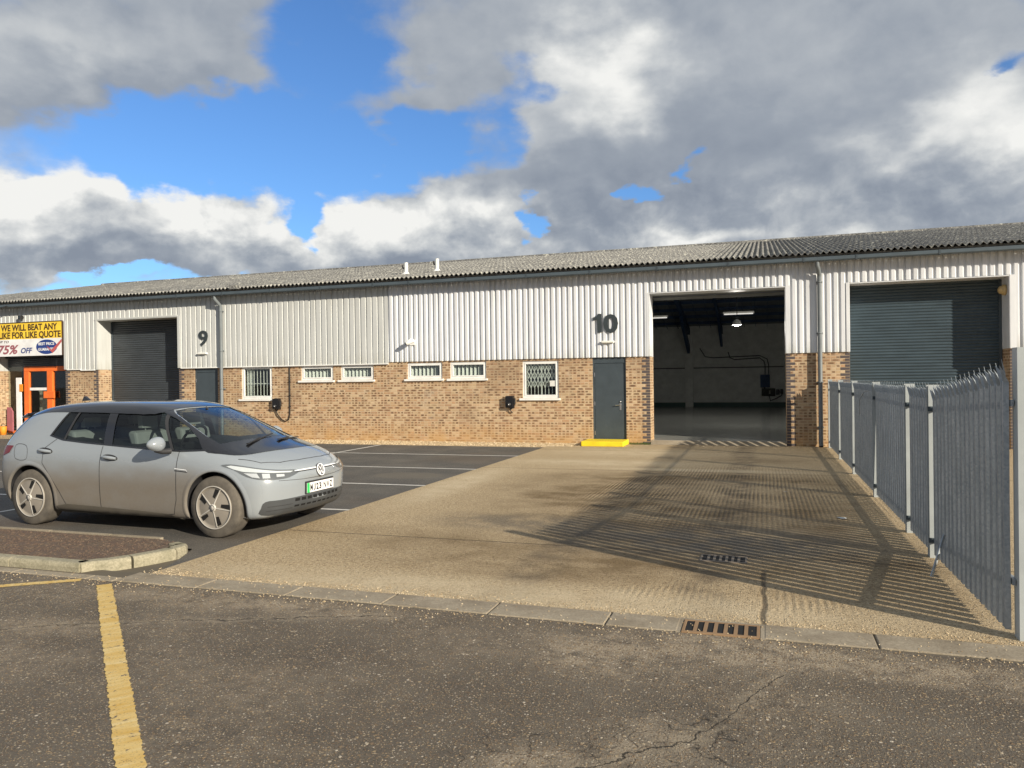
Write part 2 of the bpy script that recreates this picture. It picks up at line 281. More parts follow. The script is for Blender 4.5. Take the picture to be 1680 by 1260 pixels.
def mat_clad(name, c0, c1):
    m, t, b = newmat(name); p = objc(t)
    n = t.noise(scl(t, p, (1, 1, .25)), 3.5, 7, .62); n2 = t.noise(scl(t, p, (9, 9, .45)), 1.0, 6, .65); top = t.mr(t.sep(p)[2], 3.9, 4.8, 0, 1)
    col = t.mix(t.mr(n, .3, .75), c0, c1); col = t.mix(t.math('MULTIPLY', t.mr(n2, .48, .72), t.mr(top, 0, 1, .22, .5)), col, (.36, .35, .30)); low = t.math('MULTIPLY', t.mr(t.sep(p)[2], 2.4, 2.75, .35, 0), t.mr(n2, .42, .6)); col = t.mix(low, col, (.34, .33, .26)); chip = t.mr(t.noise(p, 38, 2, .5), .74, .77); col = t.mix(t.math('MULTIPLY', chip, .5), col, (.30, .29, .26))
    t.put(b.inputs['Base Color'], col); b.inputs['Roughness'].default_value = .42; b.inputs['Specular IOR Level'].default_value = .4

def mat_roof():
    m, t, b = newmat('weathered_fibre_cement'); p = objc(t)
    n = t.noise(p, 1.2, 8, .65); f = t.noise(p, 16, 6, .7); sp = t.noise(p, 5, 5, .6)
    col = t.mix(t.mr(n, .3, .7), (.11, .11, .108), (.25, .248, .235))
    col = t.mix(t.mr(f, .50, .62), col, (.050, .050, .048))
    col = t.mix(t.mr(f, .34, .44, .9, 0), col, (.55, .54, .49))
    col = t.mix(t.math('MULTIPLY', t.mr(sp, .58, .66), .8), col, (.56, .55, .47))
    lap = t.math('FRACT', t.math('DIVIDE', t.math('SUBTRACT', t.sep(p)[1], 20.62), 1.29)); col = t.mix(t.math('MULTIPLY', t.mr(lap, .0, .14, 1, 0), t.mr(sp, .35, .6, .2, .8)), col, (.50, .49, .43))
    # lichen and grime gather along the laps
    y = t.sep(p)[1]
    t.put(b.inputs['Base Color'], col); b.inputs['Roughness'].default_value = .88; b.inputs['Specular IOR Level'].default_value = .3
    bump(t, b, f, .5, .01)

def mat_galv():
    m, t, b = newmat('galvanised_steel'); p = objc(t)
    n = t.vor(p, 55, out='Color'); nn = t.sep(n)[0]; c = t.noise(scl(t, p, (1, 1, .3)), 9, 6, .6)
    col = t.mix(nn, (.29, .33, .36), (.41, .445, .47)); col = t.mix(t.mr(c, .35, .7, 0, .6), col, (.21, .245, .27))
    t.put(b.inputs['Base Color'], col); b.inputs['Roughness'].default_value = .5; b.inputs['Metallic'].default_value = .35
def mat_kerb():
    m, t, b = newmat('kerb_concrete'); p = geop(t); x, y, z = t.sep(p)[:3]
    n = t.noise(p, 3, 8, .65); f = t.noise(p, 60, 4, .7)
    col = t.mix(t.mr(f, .3, .7), (.23, .19, .135), (.40, .345, .255)); col = t.mix(t.mr(n, .42, .7, 0, .75), col, (.17, .135, .09))
    t.put(b.inputs['Base Color'], col); b.inputs['Roughness'].default_value = .85; bump(t, b, t.math('ADD', n, f), .4, .006)
def mat_raised_kerb():
    m, t, b = newmat('lichen_kerb_stone'); p = geop(t); x, y, z = t.sep(p)[:3]
    n = t.noise(p, 5, 8, .65); f = t.noise(p, 45, 4, .7)
    col = t.mix(t.mr(f, .3, .7), (.22, .20, .135), (.42, .38, .27)); col = t.mix(t.mr(n, .5, .7, 0, .7), col, (.16, .15, .09))
    t.put(b.inputs['Base Color'], col); b.inputs['Roughness'].default_value = .85; bump(t, b, t.math('ADD', n, f), .6, .008)
def mat_soil():
    m, t, b = newmat('brown_mulch'); p = geop(t)
    n = t.noise(p, 9, 8, .7); f = t.noise(p, 70, 5, .75)
    col = t.mix(t.mr(f, .3, .7), (.055, .036, .026), (.20, .135, .098)); col = t.mix(t.mr(n, .45, .65, 0, .7), col, (.15, .115, .08))
    t.put(b.inputs['Base Color'], col); b.inputs['Roughness'].default_value = .95; bump(t, b, f, 1, .015)
def mat_gravel(name, c):
    m, t, b = newmat(name); p = geop(t); n = t.node('ShaderNodeTexVoronoi'); t.put(n.inputs['Vector'], p); n.inputs['Scale'].default_value = 28
    rc = t.sep(n.outputs['Color'])
    col = t.ramp(rc[0], [(0, (.26, .18, .10)), (.5, c), (1, (.66, .55, .38))])
    t.put(b.inputs['Base Color'], col); b.inputs['Roughness'].default_value = .9
def mat_yellowline():
    m, t, b = newmat('worn_yellow_paint'); p = objc(t)   # object y runs along the line
    n = t.math('ADD', t.math('MULTIPLY', t.noise(scl(t, p, (2.5, 22, 1)), 1.0, 7, .7, .6), .65), t.math('MULTIPLY', t.noise(p, 7, 7, .65), .35)); f = t.noise(p, 80, 4, .7); nb = t.noise(scl(t, p, (1, 3, 1)), 1.6, 3, .5)
    col = t.mix(t.mr(t.math('ADD', n, t.math('MULTIPLY', nb, .4)), .55, .85), (.58, .36, .075), (.70, .54, .24))
    col = t.mix(t.mr(n, .54, .64, 0, .5), col, (.68, .54, .30)); col = t.mix(t.mr(f, .56, .66, 0, .8), col, (.16, .11, .06)); chip = t.noise(t.vmath('ADD', p, (3, 1, 0)), 16, 6, .7); col = t.mix(t.mr(chip, .60, .64), col, (.12, .095, .07))
    t.put(b.inputs['Base Color'], col); b.inputs['Roughness'].default_value = .75; bump(t, b, n, .5, .006)
def mat_shutter(name, c):
    m, t, b = newmat(name); p = objc(t); n = t.noise(scl(t, p, (1.2, 1, 4)), 1.5, 6, .6)
    col = t.mix(t.mr(n, .35, .7), c, tuple(v*1.35 for v in c)); t.put(b.inputs['Base Color'], col)
    b.inputs['Roughness'].default_value = .45; b.inputs['Specular IOR Level'].default_value = .45
def mat_glass(name, tint, rough=.02, ior=1.5):
    m, t, b = newmat(name); t.n.remove(b); out = [n for n in t.n if n.type == 'OUTPUT_MATERIAL'][0]
    tr = t.node('ShaderNodeBsdfTransparent'); tr.inputs[0].default_value = (*tint, 1)
    gl = t.node('ShaderNodeBsdfGlossy'); gl.inputs['Roughness'].default_value = rough; gl.inputs[0].default_value = (1, 1, 1, 1)
    ge = t.node('ShaderNodeNewGeometry'); cs = t.math('ABSOLUTE', t.vmath('DOT_PRODUCT', ge.outputs['Normal'], ge.outputs['Incoming']))
    f0 = ((ior-1)/(ior+1))**2; fr = t.math('ADD', t.math('MULTIPLY', t.math('POWER', t.math('SUBTRACT', 1.0, cs, clamp=True), 5.0), 1-f0), f0)
    mx = t.node('ShaderNodeMixShader'); t.l.new(fr, mx.inputs[0]); t.l.new(tr.outputs[0], mx.inputs[1]); t.l.new(gl.outputs[0], mx.inputs[2])
    t.l.new(mx.outputs[0], out.inputs[0])
def mat_carpaint():
    m, t, b = newmat('grey_car_paint'); p = objc(t); x, y, z = t.sep(p)[:3]
    # road dirt thrown up the flanks: a film that thins with height, patchy
    n = t.noise(scl(t, p, (1, 1, 1.6)), 2.4, 8, .6); f = t.noise(p, 40, 4, .7)
    side = t.mr(t.math('ABSOLUTE', y), .72, .84)
    side = t.math('MULTIPLY', side, t.mr(x, 2.55, 3.0, 1, .12, True))
    hgt = t.mr(t.math('ADD', z, t.math('MULTIPLY', t.math('SUBTRACT', n, .5), .30)), .50, .88, 1, 0, True)
    dirt = t.math('MULTIPLY', t.math('MULTIPLY', side, hgt), t.mr(n, .2, .7, .75, 1.0))
    col = t.mix(t.math('MULTIPLY', dirt, .92), (.27, .30, .325), t.mix(f, (.135, .108, .076), (.18, .147, .106)))
    t.put(b.inputs['Base Color'], col)
    t.put(b.inputs['Roughness'], t.mr(dirt, 0, .8, .24, .8)); t.put(b.inputs['Coat Weight'], t.mr(dirt, 0, .7, 1.0, .0)); b.inputs['Coat Roughness'].default_value = .03
def mat_tyre():
    m, t, b = newmat('dusty_tyre'); p = objc(t); n = t.noise(p, 7, 6, .6)
    t.put(b.inputs['Base Color'], t.mix(t.mr(n, .3, .7), (.070, .062, .052), (.145, .128, .104))); b.inputs['Roughness'].default_value = .9
    bump(t, b, t.noise(p, 60, 3), .4, .004)
for fn in (mat_road, mat_apron, mat_tarmac, mat_brick, mat_roof, mat_galv, mat_kerb, mat_raised_kerb, mat_soil, mat_yellowline, mat_carpaint, mat_tyre): fn()
mat_gravel('pea_gravel', (.50, .38, .22))
mat_clad('white_cladding', (.62, .64, .67), (.75, .77, .79)); mat_clad('grey_white_cladding', (.50, .515, .505), (.585, .60, .585))
mat_shutter('charcoal_shutter', (.036, .043, .050)); mat_shutter('slate_blue_shutter', (.034, .053, .067))
mat_glass('window_glass', (.88, .91, .90)); mat_glass('car_glass', (.50, .57, .56), .01, 1.55); mat_glass('lamp_glass', (.92, .94, .95), .03, 1.45)
for a in [('dark_brick', (.085, .070, .070), .85), ('gutter_paint', (.070, .092, .108), .42), ('post_lit_zinc', (.40, .43, .43), .5), ('strap_grey', (.05, .065, .075), .4), ('door_paint', (.052, .068, .080), .42), ('pvc_white', (.80, .80, .77), .35),
          ('numeral_black', (.035, .045, .05), .5), ('downpipe_grey', (.16, .18, .19), .45), ('steel', (.55, .55, .55), .3, .9), ('black_plastic', (.018, .018, .019), .45),
          ('charger_black', (.012, .012, .014), .25), ('cable_black', (.015, .015, .015), .5), ('room_dark', (.02, .02, .02), .9), ('blind_white', (.70, .70, .66), .7),  # room_dark: the shade of unlit rooms put into a near-black colour
          ('grille_white', (.75, .75, .70), .5), ('yellow_paint', (.82, .62, .02), .6), ('white_line', (.62, .60, .55), .8), ('sign_yellow', (.88, .60, .05), .5),
          ('sign_white', (.82, .82, .82), .5), ('sign_brown', (.06, .03, .015), .6), ('sign_blue', (.02, .05, .22), .5), ('sign_red', (.50, .10, .10), .5), ('sign_maroon', (.33, .11, .13), .5),
          ('orange_frame', (.80, .17, .03), .4), ('interior_wall', (.78, .79, .76), .85), ('interior_floor', (.36, .37, .35), .16), ('interior_green', (.05, .11, .10), .5),
          ('interior_blue', (.035, .075, .17), .6), ('ceiling_sheet', (.24, .26, .28), .8), ('duct_dark', (.03, .04, .05), .5), ('car_black', (.012, .012, .014), .12),
          ('trim_black', (.03, .03, .032), .55), ('grille_grey', (.055, .06, .065), .55), ('seat_grey', (.34, .34, .33), .8), ('cabin_dark', (.02, .02, .022), .7),
          ('wheel_dust', (.25, .225, .19), .6), ('wheel_silver', (.46, .44, .40), .35), ('lamp_chrome', (.80, .82, .84), .12), ('lamp_white', (.62, .64, .64), .15), ('lamp_inner', (.55, .56, .57), .15), ('lamp_housing', (.13, .135, .14), .3), ('sill_dirt_shade', (.105, .092, .072), .8), ('tail_red', (.16, .012, .02), .2),
          ('plate_white', (.85, .85, .84), .5), ('plate_green', (.03, .50, .12), .5), ('ink', (.01, .01, .01), .6), ('iron', (.16, .13, .10), .7), ('drain_dark', (.004, .004, .004), .9),
          ('rust_iron', (.27, .17, .09), .8), ('brass_lamp', (.50, .36, .16), .4), ('reveal_grey', (.16, .17, .17), .7), ('moss', (.07, .10, .025), .95), ('paper', (.70, .70, .66), .8), ('goods_grey', (.32, .33, .27), .7), ('goods_dark', (.03, .035, .03), .6), ('goods_amber', (.75, .28, .02), .6)]:
    plain(a[0], a[1], a[2], a[3] if len(a) > 3 else 0.0)
MATS['car_black'].node_tree.nodes['Principled BSDF'].inputs['Coat Weight'].default_value = .6
plain('lamp_glow', (.9, .9, .9), emit=((1, .98, .92), 2.0)); plain('tube_glow', (.8, .8, .78), emit=((1, .97, .9), .5))

# ---------------------------------------------------------------- mesh helpers
class MB:
    def __init__(s): s.v = []; s.f = []; s.sm = []
    def add(s, vs, fs, smooth=False):
        o = len(s.v); s.v += [tuple(v) for v in vs]; s.f += [tuple(i+o for i in f) for f in fs]; s.sm += [smooth]*len(fs); return s
    def box(s, x0, x1, y0, y1, z0, z1):
        return s.add([(x0, y0, z0), (x1, y0, z0), (x1, y1, z0), (x0, y1, z0), (x0, y0, z1), (x1, y0, z1), (x1, y1, z1), (x0, y1, z1)],
                     [(0, 3, 2, 1), (4, 5, 6, 7), (0, 1, 5, 4), (1, 2, 6, 5), (2, 3, 7, 6), (3, 0, 4, 7)])
    def bar(s, a, b, w, h=None, up=(0, 0, 1)):
        a, b = Vector(a), Vector(b); h = h or w; d = (b-a).normalized(); up = Vector(up)
        if abs(d.dot(up)) > .98: up = Vector((0, 1, 0))
        r = d.cross(up).normalized()*w/2; u = r.cross(d).normalized()*h/2
        vs = [p+q for p in (a, b) for q in (-r-u, r-u, r+u, -r+u)]
        return s.add(vs, [(0, 1, 2, 3), (4, 7, 6, 5), (0, 4, 5, 1), (1, 5, 6, 2), (2, 6, 7, 3), (3, 7, 4, 0)])
    def tube(s, pts, r, n=10, cap=True):
        pts = [Vector(p) for p in pts]; rings = []; prev = None
        for i, p in enumerate(pts):
            d = (pts[min(i+1, len(pts)-1)]-pts[max(i-1, 0)]).normalized()
            if prev is None: a = d.orthogonal().normalized()
            else: a = (prev-d*prev.dot(d)).normalized()
            prev = a; b = d.cross(a); rr = r[i] if isinstance(r, (list, tuple)) else r
            rings.append([p+(a*math.cos(2*math.pi*k/n)+b*math.sin(2*math.pi*k/n))*rr for k in range(n)])
        vs = [v for g in rings for v in g]; fs = []
        for i in range(len(pts)-1):
            for k in range(n): fs.append((i*n+k, i*n+(k+1) % n, (i+1)*n+(k+1) % n, (i+1)*n+k))
        s.add(vs, fs, True)
        if cap: s.add(rings[0], [tuple(range(n))[::-1]]); s.add(rings[-1], [tuple(range(n))])
        return s
    def lathe(s, prof, axis_o, axis=(0, 0, 1), n=32, a0=0, a1=2*math.pi):
        """prof: list of (radius, height) along axis"""
        ax = Vector(axis).normalized(); a = ax.orthogonal().normalized(); b = ax.cross(a); o = Vector(axis_o); vs = []; fs = []
        for r, h in prof:
            for k in range(n):
                w = 2*math.pi*k/n; vs.append(o+ax*h+(a*math.cos(w)+b*math.sin(w))*r)
        for i in range(len(prof)-1):
            for k in range(n): fs.append((i*n+k, i*n+(k+1) % n, (i+1)*n+(k+1) % n, (i+1)*n+k))
        return s.add(vs, fs, True)
    def prism(s, pts, ext):
        """pts: planar polygon (3d), ext: extrusion vector"""
        pts = [Vector(p) for p in pts]; e = Vector(ext); n = len(pts)
        vs = pts+[p+e for p in pts]; fs = [tuple(range(n))[::-1], tuple(range(n, 2*n))]+[(i, (i+1) % n, n+(i+1) % n, n+i) for i in range(n)]
        return s.add(vs, fs)
    def sheet(s, x0, x1, y0, y1, z, nx=1, ny=1):
        vs = [(x0+(x1-x0)*i/nx, y0+(y1-y0)*j/ny, z) for j in range(ny+1) for i in range(nx+1)]
        return s.add(vs, [(j*(nx+1)+i, j*(nx+1)+i+1, (j+1)*(nx+1)+i+1, (j+1)*(nx+1)+i) for j in range(ny) for i in range(nx)])

def link(name, me, mats, parent=None, loc=(0, 0, 0), rot=(0, 0, 0), bevel=0):
    o = bpy.data.objects.new(name, me); COL.objects.link(o)
    for m in (mats if isinstance(mats, (list, tuple)) else [mats]): me.materials.append(MATS[m])
    if parent is not None: o.parent = parent
    o.location = loc; o.rotation_euler = rot
    if bevel:
        b = o.modifiers.new('bevel', 'BEVEL'); b.width = bevel; b.segments = 2; b.limit_method = 'ANGLE'; b.angle_limit = R(40)
    return o
def build(name, mb, mats, parent=None, bevel=0, loc=(0, 0, 0), rot=(0, 0, 0), fix=True):
    me = bpy.data.meshes.new(name); me.from_pydata(mb.v, [], mb.f); me.validate()
    if len(me.polygons) == len(mb.sm): me.polygons.foreach_set('use_smooth', mb.sm)
    if fix:
        bm = bmesh.new(); bm.from_mesh(me); bmesh.ops.recalc_face_normals(bm, faces=bm.faces); bm.to_mesh(me); bm.free()
    return link(name, me, mats, parent, loc, rot, bevel)
def thing(name, label, cat, loc=(0, 0, 0), rz=0, group=None):
    o = bpy.data.objects.new(name, None); COL.objects.link(o); o.empty_display_size = .2
    o.location = loc; o.rotation_euler = (0, 0, rz); o['label'] = label; o['category'] = cat
    if group: o['group'] = group
    return o
def tag(o, label=None, cat=None, group=None, kind=None):
    for k, v in (('label', label), ('category', cat), ('group', group), ('kind', kind)):
        if v: o[k] = v
    return o
def text_mesh(body, size, extrude=.002, bold=0.0, shear=0.0, sx=1.0, align='LEFT'):
    c = bpy.data.curves.new('text', 'FONT'); c.body = body; c.size = size; c.extrude = extrude; c.offset = bold; c.shear = shear; c.align_x = align; c.resolution_u = 3
    o = bpy.data.objects.new('text', c); COL.objects.link(o)
    bpy.context.view_layer.update(); dg = bpy.context.evaluated_depsgraph_get()
    me = bpy.data.meshes.new_from_object(o.evaluated_get(dg)); bpy.data.objects.remove(o)
    for v in me.vertices: v.co.x *= sx
    return me
def text(name, body, h, x0, x1, z0, yf, mat, parent, bold=0.0, shear=0.0, extrude=.003):
    """upright lettering on a wall facing -Y: cap height h, left edge x0, right edge x1, baseline z0, back face at yf"""
    me = text_mesh(body, 1.0, 0, bold, shear)
    xs = [v.co.x for v in me.vertices]; zs = [v.co.y for v in me.vertices]
    ref = text_mesh('H', 1.0, 0, bold); ch = max(v.co.y for v in ref.vertices)-min(v.co.y for v in ref.vertices)
    bpy.data.meshes.remove(ref); kx = (x1-x0)/(max(xs)-min(xs)); kz = h/ch; mx = min(xs)
    bm = bmesh.new(); bm.from_mesh(me)
    r = bmesh.ops.extrude_face_region(bm, geom=bm.faces[:])
    for v in [g for g in r['geom'] if isinstance(g, bmesh.types.BMVert)]: v.co.z += 1
    bm.to_mesh(me); bm.free()
    for v in me.vertices:
        x, y, z = v.co; v.co = (x0+(x-mx)*kx, yf-z*extrude, z0+y*kz)
    for pl in me.polygons: pl.use_smooth = False
    bm = bmesh.new(); bm.from_mesh(me); bmesh.ops.recalc_face_normals(bm, faces=bm.faces); bm.to_mesh(me); bm.free()
    return link(name, me, mat, parent)

# ---------------------------------------------------------------- ground
def struct(name, mb, mat): return tag(build(name, mb, mat), kind='structure')
D = 20.98
g = plain('bare_ground', (.12, .10, .07), .9)
struct('ground', MB().sheet(-700, 700, -700, 700, -.03), 'bare_ground')
struct('road', MB().sheet(-60, 60, -25, 5.47, 0), 'road_asphalt')
struct('concrete_apron', MB().sheet(-5.58, 40, 5.80, D+.57, .001), 'tamped_concrete')
struct('car_park', MB().add([(-60, 6.95, 0), (-6.45, 6.95, 0), (-6.45, 6.80, 0), (-5.95, 6.80, 0), (-5.75, 6.4, 0), (-5.58, 5.95, 0), (-5.58, 19.55, 0), (-60, 19.55, 0)], [(0, 1, 2, 3, 4, 5, 6, 7)]), 'car_park_tarmac')
struct('front_strip_paving', MB().sheet(-60, -16.2, 19.55, D+.6, .001), 'tamped_concrete')
struct('gravel_bed', MB().add([(-16.2, 19.55, .001), (-5.58, 19.55, .001), (-5.58, 19.75, .002), (-4.7, 19.9, .002), (-4.7, D, .002), (-16.2, D, .002)], [(0, 1, 2, 3, 4, 5)]), 'pea_gravel')
mb = MB()
for i in range(5200):
    x = random.uniform(-16.2, -4.75); y = random.uniform(19.62 if x < -5.6 else 19.95, D-.02); r = random.uniform(.010, .026)
    a = random.random()*6.28; c, s_ = math.cos(a)*r, math.sin(a)*r; k = random.uniform(.6, 1)
    vs = [(x+c, y+s_, .003), (x-s_*k, y+c*k, .003), (x-c, y-s_, .003), (x+s_*k, y-c*k, .003), (x+random.uniform(-.3, .3)*r, y, .003+r*.9)]
    mb.add(vs, [(0, 1, 4), (1, 2, 4), (2, 3, 4), (3, 0, 4)])
tag(build('gravel', mb, 'pea_gravel', fix=False), 'loose pale pea gravel along the foot of the brick wall', 'gravel', kind='stuff')
# flush channel strip between road and apron, one stone after another
mb = MB(); x = -5.70; k = 0
while x < 20:
    w = .915
    x1 = x+w
    segs = [(x, x1)]
    if x < -.55 < x1: segs = [(x, -.60)]
    if x < -.05 < x1 and x > -.6: segs = [(-.02, x1)]
    for a, b in segs:
        if b-a > .03: mb.box(a+.006, b-.006, 5.50+.01*math.sin(k), 5.795, -.05, .006)
    x = x1; k += 1
x = -60.0
while x < -5.7:
    mb.box(x+.006, x+.909, 5.475, 5.60, -.05, .006); x += .915
    if x > -6.6: mb.box(x+.006, -5.706, 5.475, 5.60, -.05, .006); break
o = struct('kerb_channel', mb, 'kerb_concrete')
bv = o.modifiers.new('bevel', 'BEVEL'); bv.width = .008; bv.segments = 2
# joint filler under the channel
struct('channel_bedding', MB().sheet(-60, 40, 5.47, 5.80, -.004), 'bare_ground')
# raised island kerb: path offset to a profile
def island():
    base = [(-60, 5.65), (-6.75, 5.65)]
    arc = [(-6.75, 5.65), (-6.5, 5.655), (-6.3, 5.70), (-6.12, 5.83), (-6.0, 6.02), (-5.9, 6.25), (-5.84, 6.45), (-5.85, 6.6), (-5.93, 6.71), (-6.08, 6.77)]
    arc2 = []
    for i in range(len(arc)-1):
        for q in (0, .5): arc2.append((arc[i][0]*(1-q)+arc[i+1][0]*q, arc[i][1]*(1-q)+arc[i+1][1]*q))
    arc2.append(arc[-1])
    straight = []; x = -25.5
    while x < -6.8: straight.append(x); x += .915
    def nrm(pts, i):
        a = Vector(pts[max(i-1, 0)]); b = Vector(pts[min(i+1, len(pts)-1)]); d = (b-a).normalized(); return Vector((-d.y, d.x))
    def sweep(pts, mb):
        prof = [(0.0, -.05), (.0, .045), (.006, .066), (.022, .081), (.04, .085), (.13, .085), (.135, .075), (.135, -.05)]
        rings = []
        for i, q in enumerate(pts):
            n = nrm(pts, i); rings.append([(q[0]+n.x*a, q[1]+n.y*a, z) for a, z in prof])
        m = len(prof); vs = [v for r_ in rings for v in r_]
        fs = [(i*m+k, (i+1)*m+k, (i+1)*m+k+1, i*m+k+1) for i in range(len(pts)-1) for k in range(m-1)]
        fs += [tuple(range(m)), tuple((len(pts)-1)*m+k for k in range(m))[::-1]]
        mb.add(vs, fs)
    mb = MB()
    for x in straight:
        j = random.uniform(-.006, .006); sweep([(x+.008, 5.65+j), (x+.907, 5.65+j)], mb)
    xs = straight[-1]+.915
    a = [(xs+.01, 5.65)]+[q for q in arc2 if q[0] > xs+.03]
    cut = [0, 4, 8, 12, len(a)-1]
    for c0, c1 in zip(cut, cut[1:]):
        seg = a[c0:c1+1]
        sh = lambda p, q, f: (p[0]+(q[0]-p[0])*f, p[1]+(q[1]-p[1])*f)
        seg = [sh(seg[0], seg[1], .1)]+seg[1:-1]+[sh(seg[-1], seg[-2], .1)] if len(seg) > 2 else seg
        sweep(seg, mb)
    struct('raised_kerb', mb, 'lichen_kerb_stone')
    inner = [(-25.5, 5.78), (-6.75, 5.78), (-6.42, 5.81), (-6.22, 5.93), (-6.1, 6.1), (-6.03, 6.3), (-6.05, 6.55), (-6.2, 6.78), (-6.45, 6.88), (-25.5, 6.90)]
    mbs = MB(); bmx = [(x, y, .062) for x, y in inner]; mbs.add(bmx, [tuple(range(len(inner)))])
    struct('planting_bed_soil', mbs, 'brown_mulch')
    mb = MB()
    for i in range(2600):
        x = random.uniform(-10.5, -6.15); y = random.uniform(5.82, 6.85)
        if x > -6.4 and y < 6.0: continue
        r = random.uniform(.006, .017); a = random.random()*6.28; c, s_ = math.cos(a)*r*1.6, math.sin(a)*r*1.6
        h = random.uniform(.004, .014)
        mb.add([(x+c, y+s_, .063), (x-s_*.4, y+c*.4, .063), (x-c, y-s_, .063), (x+s_*.4, y-c*.4, .063), (x, y, .063+h)], [(0, 1, 4), (1, 2, 4), (2, 3, 4), (3, 0, 4)])
    tag(build('bark_mulch', mb, 'brown_mulch', fix=False), 'brown bark mulch filling the kerbed island beside the grey car', 'mulch', kind='stuff')
    mb = MB(); x = -25.5
    while x < -6.5:
        w = min(.91, -6.47-x); mb.box(x, x+w-.012, 6.90, 6.95, -.05, random.uniform(.066, .076)); x += .915
    struct('edging_strip', mb, 'kerb_concrete')
island()
mb = MB()
for i in range(3000):
    w = random.random()
    if w < .55: x = random.uniform(-6.5, 3.5); y = 5.80+abs(random.gauss(0, .10))
    elif w < .9: x = random.uniform(-9, 3.5); y = 5.50-abs(random.gauss(0, .12))
    else: x = random.uniform(-7, 1.5); y = random.uniform(5.5, 5.8)
    if x < -5.7 and y > 5.6: continue
    r = random.uniform(.003, .009); a = random.random()*6.28; c, s_ = math.cos(a)*r, math.sin(a)*r; z = .0065 if 5.49 < y < 5.81 else .0015
    mb.add([(x+c, y+s_, z), (x-s_*.8, y+c*.8, z), (x-c, y-s_, z), (x+s_*.8, y-c*.8, z), (x, y, z+r*.9)], [(0, 1, 4), (1, 2, 4), (2, 3, 4), (3, 0, 4)])
tag(build('loose_chippings', mb, 'pea_gravel', fix=False), 'loose stone chippings scattered along the flush kerb at the road edge', 'stones', kind='stuff')

# painted lines
def ragged(name, p0, p1, w, mat, n, amp, kind_z=.004):
    p0, p1 = Vector(p0), Vector(p1); L = (p1-p0).length; ang = math.atan2(p1.y-p0.y, p1.x-p0.x)-math.pi/2
    mb = MB(); vs = []
    for i in range(n+1):
        y = L*i/n; e = random.uniform(-amp, amp); f = random.uniform(-amp, amp)
        vs += [(-w/2+e, y, 0), (w/2+f, y, 0)]
    mb.add(vs, [(2*i, 2*i+1, 2*i+3, 2*i+2) for i in range(n)])
    o = build(name, mb, mat, loc=(p0.x, p0.y, kind_z), rot=(0, 0, ang)); return tag(o, kind='structure')
ragged('yellow_line', (-5.67, 5.36), (-1.5, 1.62), .125, 'worn_yellow_paint', 300, .007)
ragged('yellow_line', (-6.02, 5.43), (-9.6, 2.95), .10, 'worn_yellow_paint', 200, .006)
for y, xa in ((17.17, -10.4), (14.42, -10.4), (11.97, -10.4), (9.43, -12.5)):
    ragged('white_line', (xa, y-.02), (-5.56, y+.02), .085, 'white_line', 120, .006)
ragged('white_line', (-10.44, 7.2), (-10.44, 19.5), .085, 'white_line', 120, .006)
for y in (17.17, 14.42, 11.97, 9.43): ragged('white_line', (-15.6, y), (-10.5 if y > 10 else -12.6, y), .085, 'white_line', 60, .006)
# ---------------------------------------------------------------- the terrace of units
CLAD_B, GUT_B, GUT_T = 2.40, 4.695, 4.80
EAVE_Y, RIDGE_Y, REAR_Y, RS = D-.36, 33.5, 46.4, .198
EAVE_Z = 4.87
def roofz(y): return EAVE_Z+RS*(y-EAVE_Y) if y < RIDGE_Y else EAVE_Z+RS*(RIDGE_Y-EAVE_Y)-RS*(y-RIDGE_Y)
def wall_panels(x0, x1, z0, z1, holes, y0=D, y1=D+.25):
    """solid wall boxes round rectangular holes (hx0,hx1,hz0,hz1), butted edge to edge"""
    mb = MB(); xs = sorted({x0, x1, *[h[0] for h in holes], *[h[1] for h in holes]}); xs = [x for x in xs if x0 <= x <= x1]
    for a, b in zip(xs, xs[1:]):
        m = (a+b)/2; hs = sorted([(h[2], h[3]) for h in holes if h[0] <= m <= h[1]]); z = z0
        for h0, h1 in hs:
            if h0 > z+.001: mb.box(a, b, y0, y1, z, min(h0, z1))
            z = max(z, h1)
        if z < z1-.001: mb.box(a, b, y0, y1, z, z1)
    return mb
def clad_profile(x0, x1, pitch, prof):
    pts = []; n = math.ceil((x1-x0)/pitch)
    for i in range(n):
        for u, d in prof:
            x = x0+(i+u)*pitch
            if x <= x1: pts.append((x, d))
    if pts[-1][0] < x1: pts.append((x1, pts[-1][1]))
    return pts
WHITE_PROF = (.165, [(0, .004), (.30, .004), (.42, .038), (.88, .038)])
GREY_PROF = (.20, [(0, .030), (.70, .030), (.78, .002), (.90, .002)])
def cladding(x0, x1, z0, z1, kind, parent, mat, name='cladding'):
    pitch, prof = kind
    # phase locked to the world so separate pieces line up
    k = math.floor(x0/pitch)*pitch; pts = [(x, d) for x, d in clad_profile(k, x1+pitch, pitch, prof)]
    def dep(x):
        for (a, da), (b, db) in zip(pts, pts[1:]):
            if a <= x <= b: return da+(db-da)*(x-a)/(b-a or 1)
        return pts[-1][1]
    q = [(x0, dep(x0))]+[p for p in pts if x0 < p[0] < x1]+[(x1, dep(x1))]
    mb = MB(); vs = []
    for x, d in q: vs += [(x, D-.012-d, z0), (x, D-.012-d, z1), (x, D-.009, z0)]
    fs = []
    for i in range(len(q)-1):
        fs += [(3*i, 3*i+3, 3*i+4, 3*i+1), (3*i, 3*i+2, 3*i+5, 3*i+3)]
    fs += [(0, 1, 2), (3*len(q)-3, 3*len(q)-1, 3*len(q)-2)]
    mb.add(vs, fs); return mb

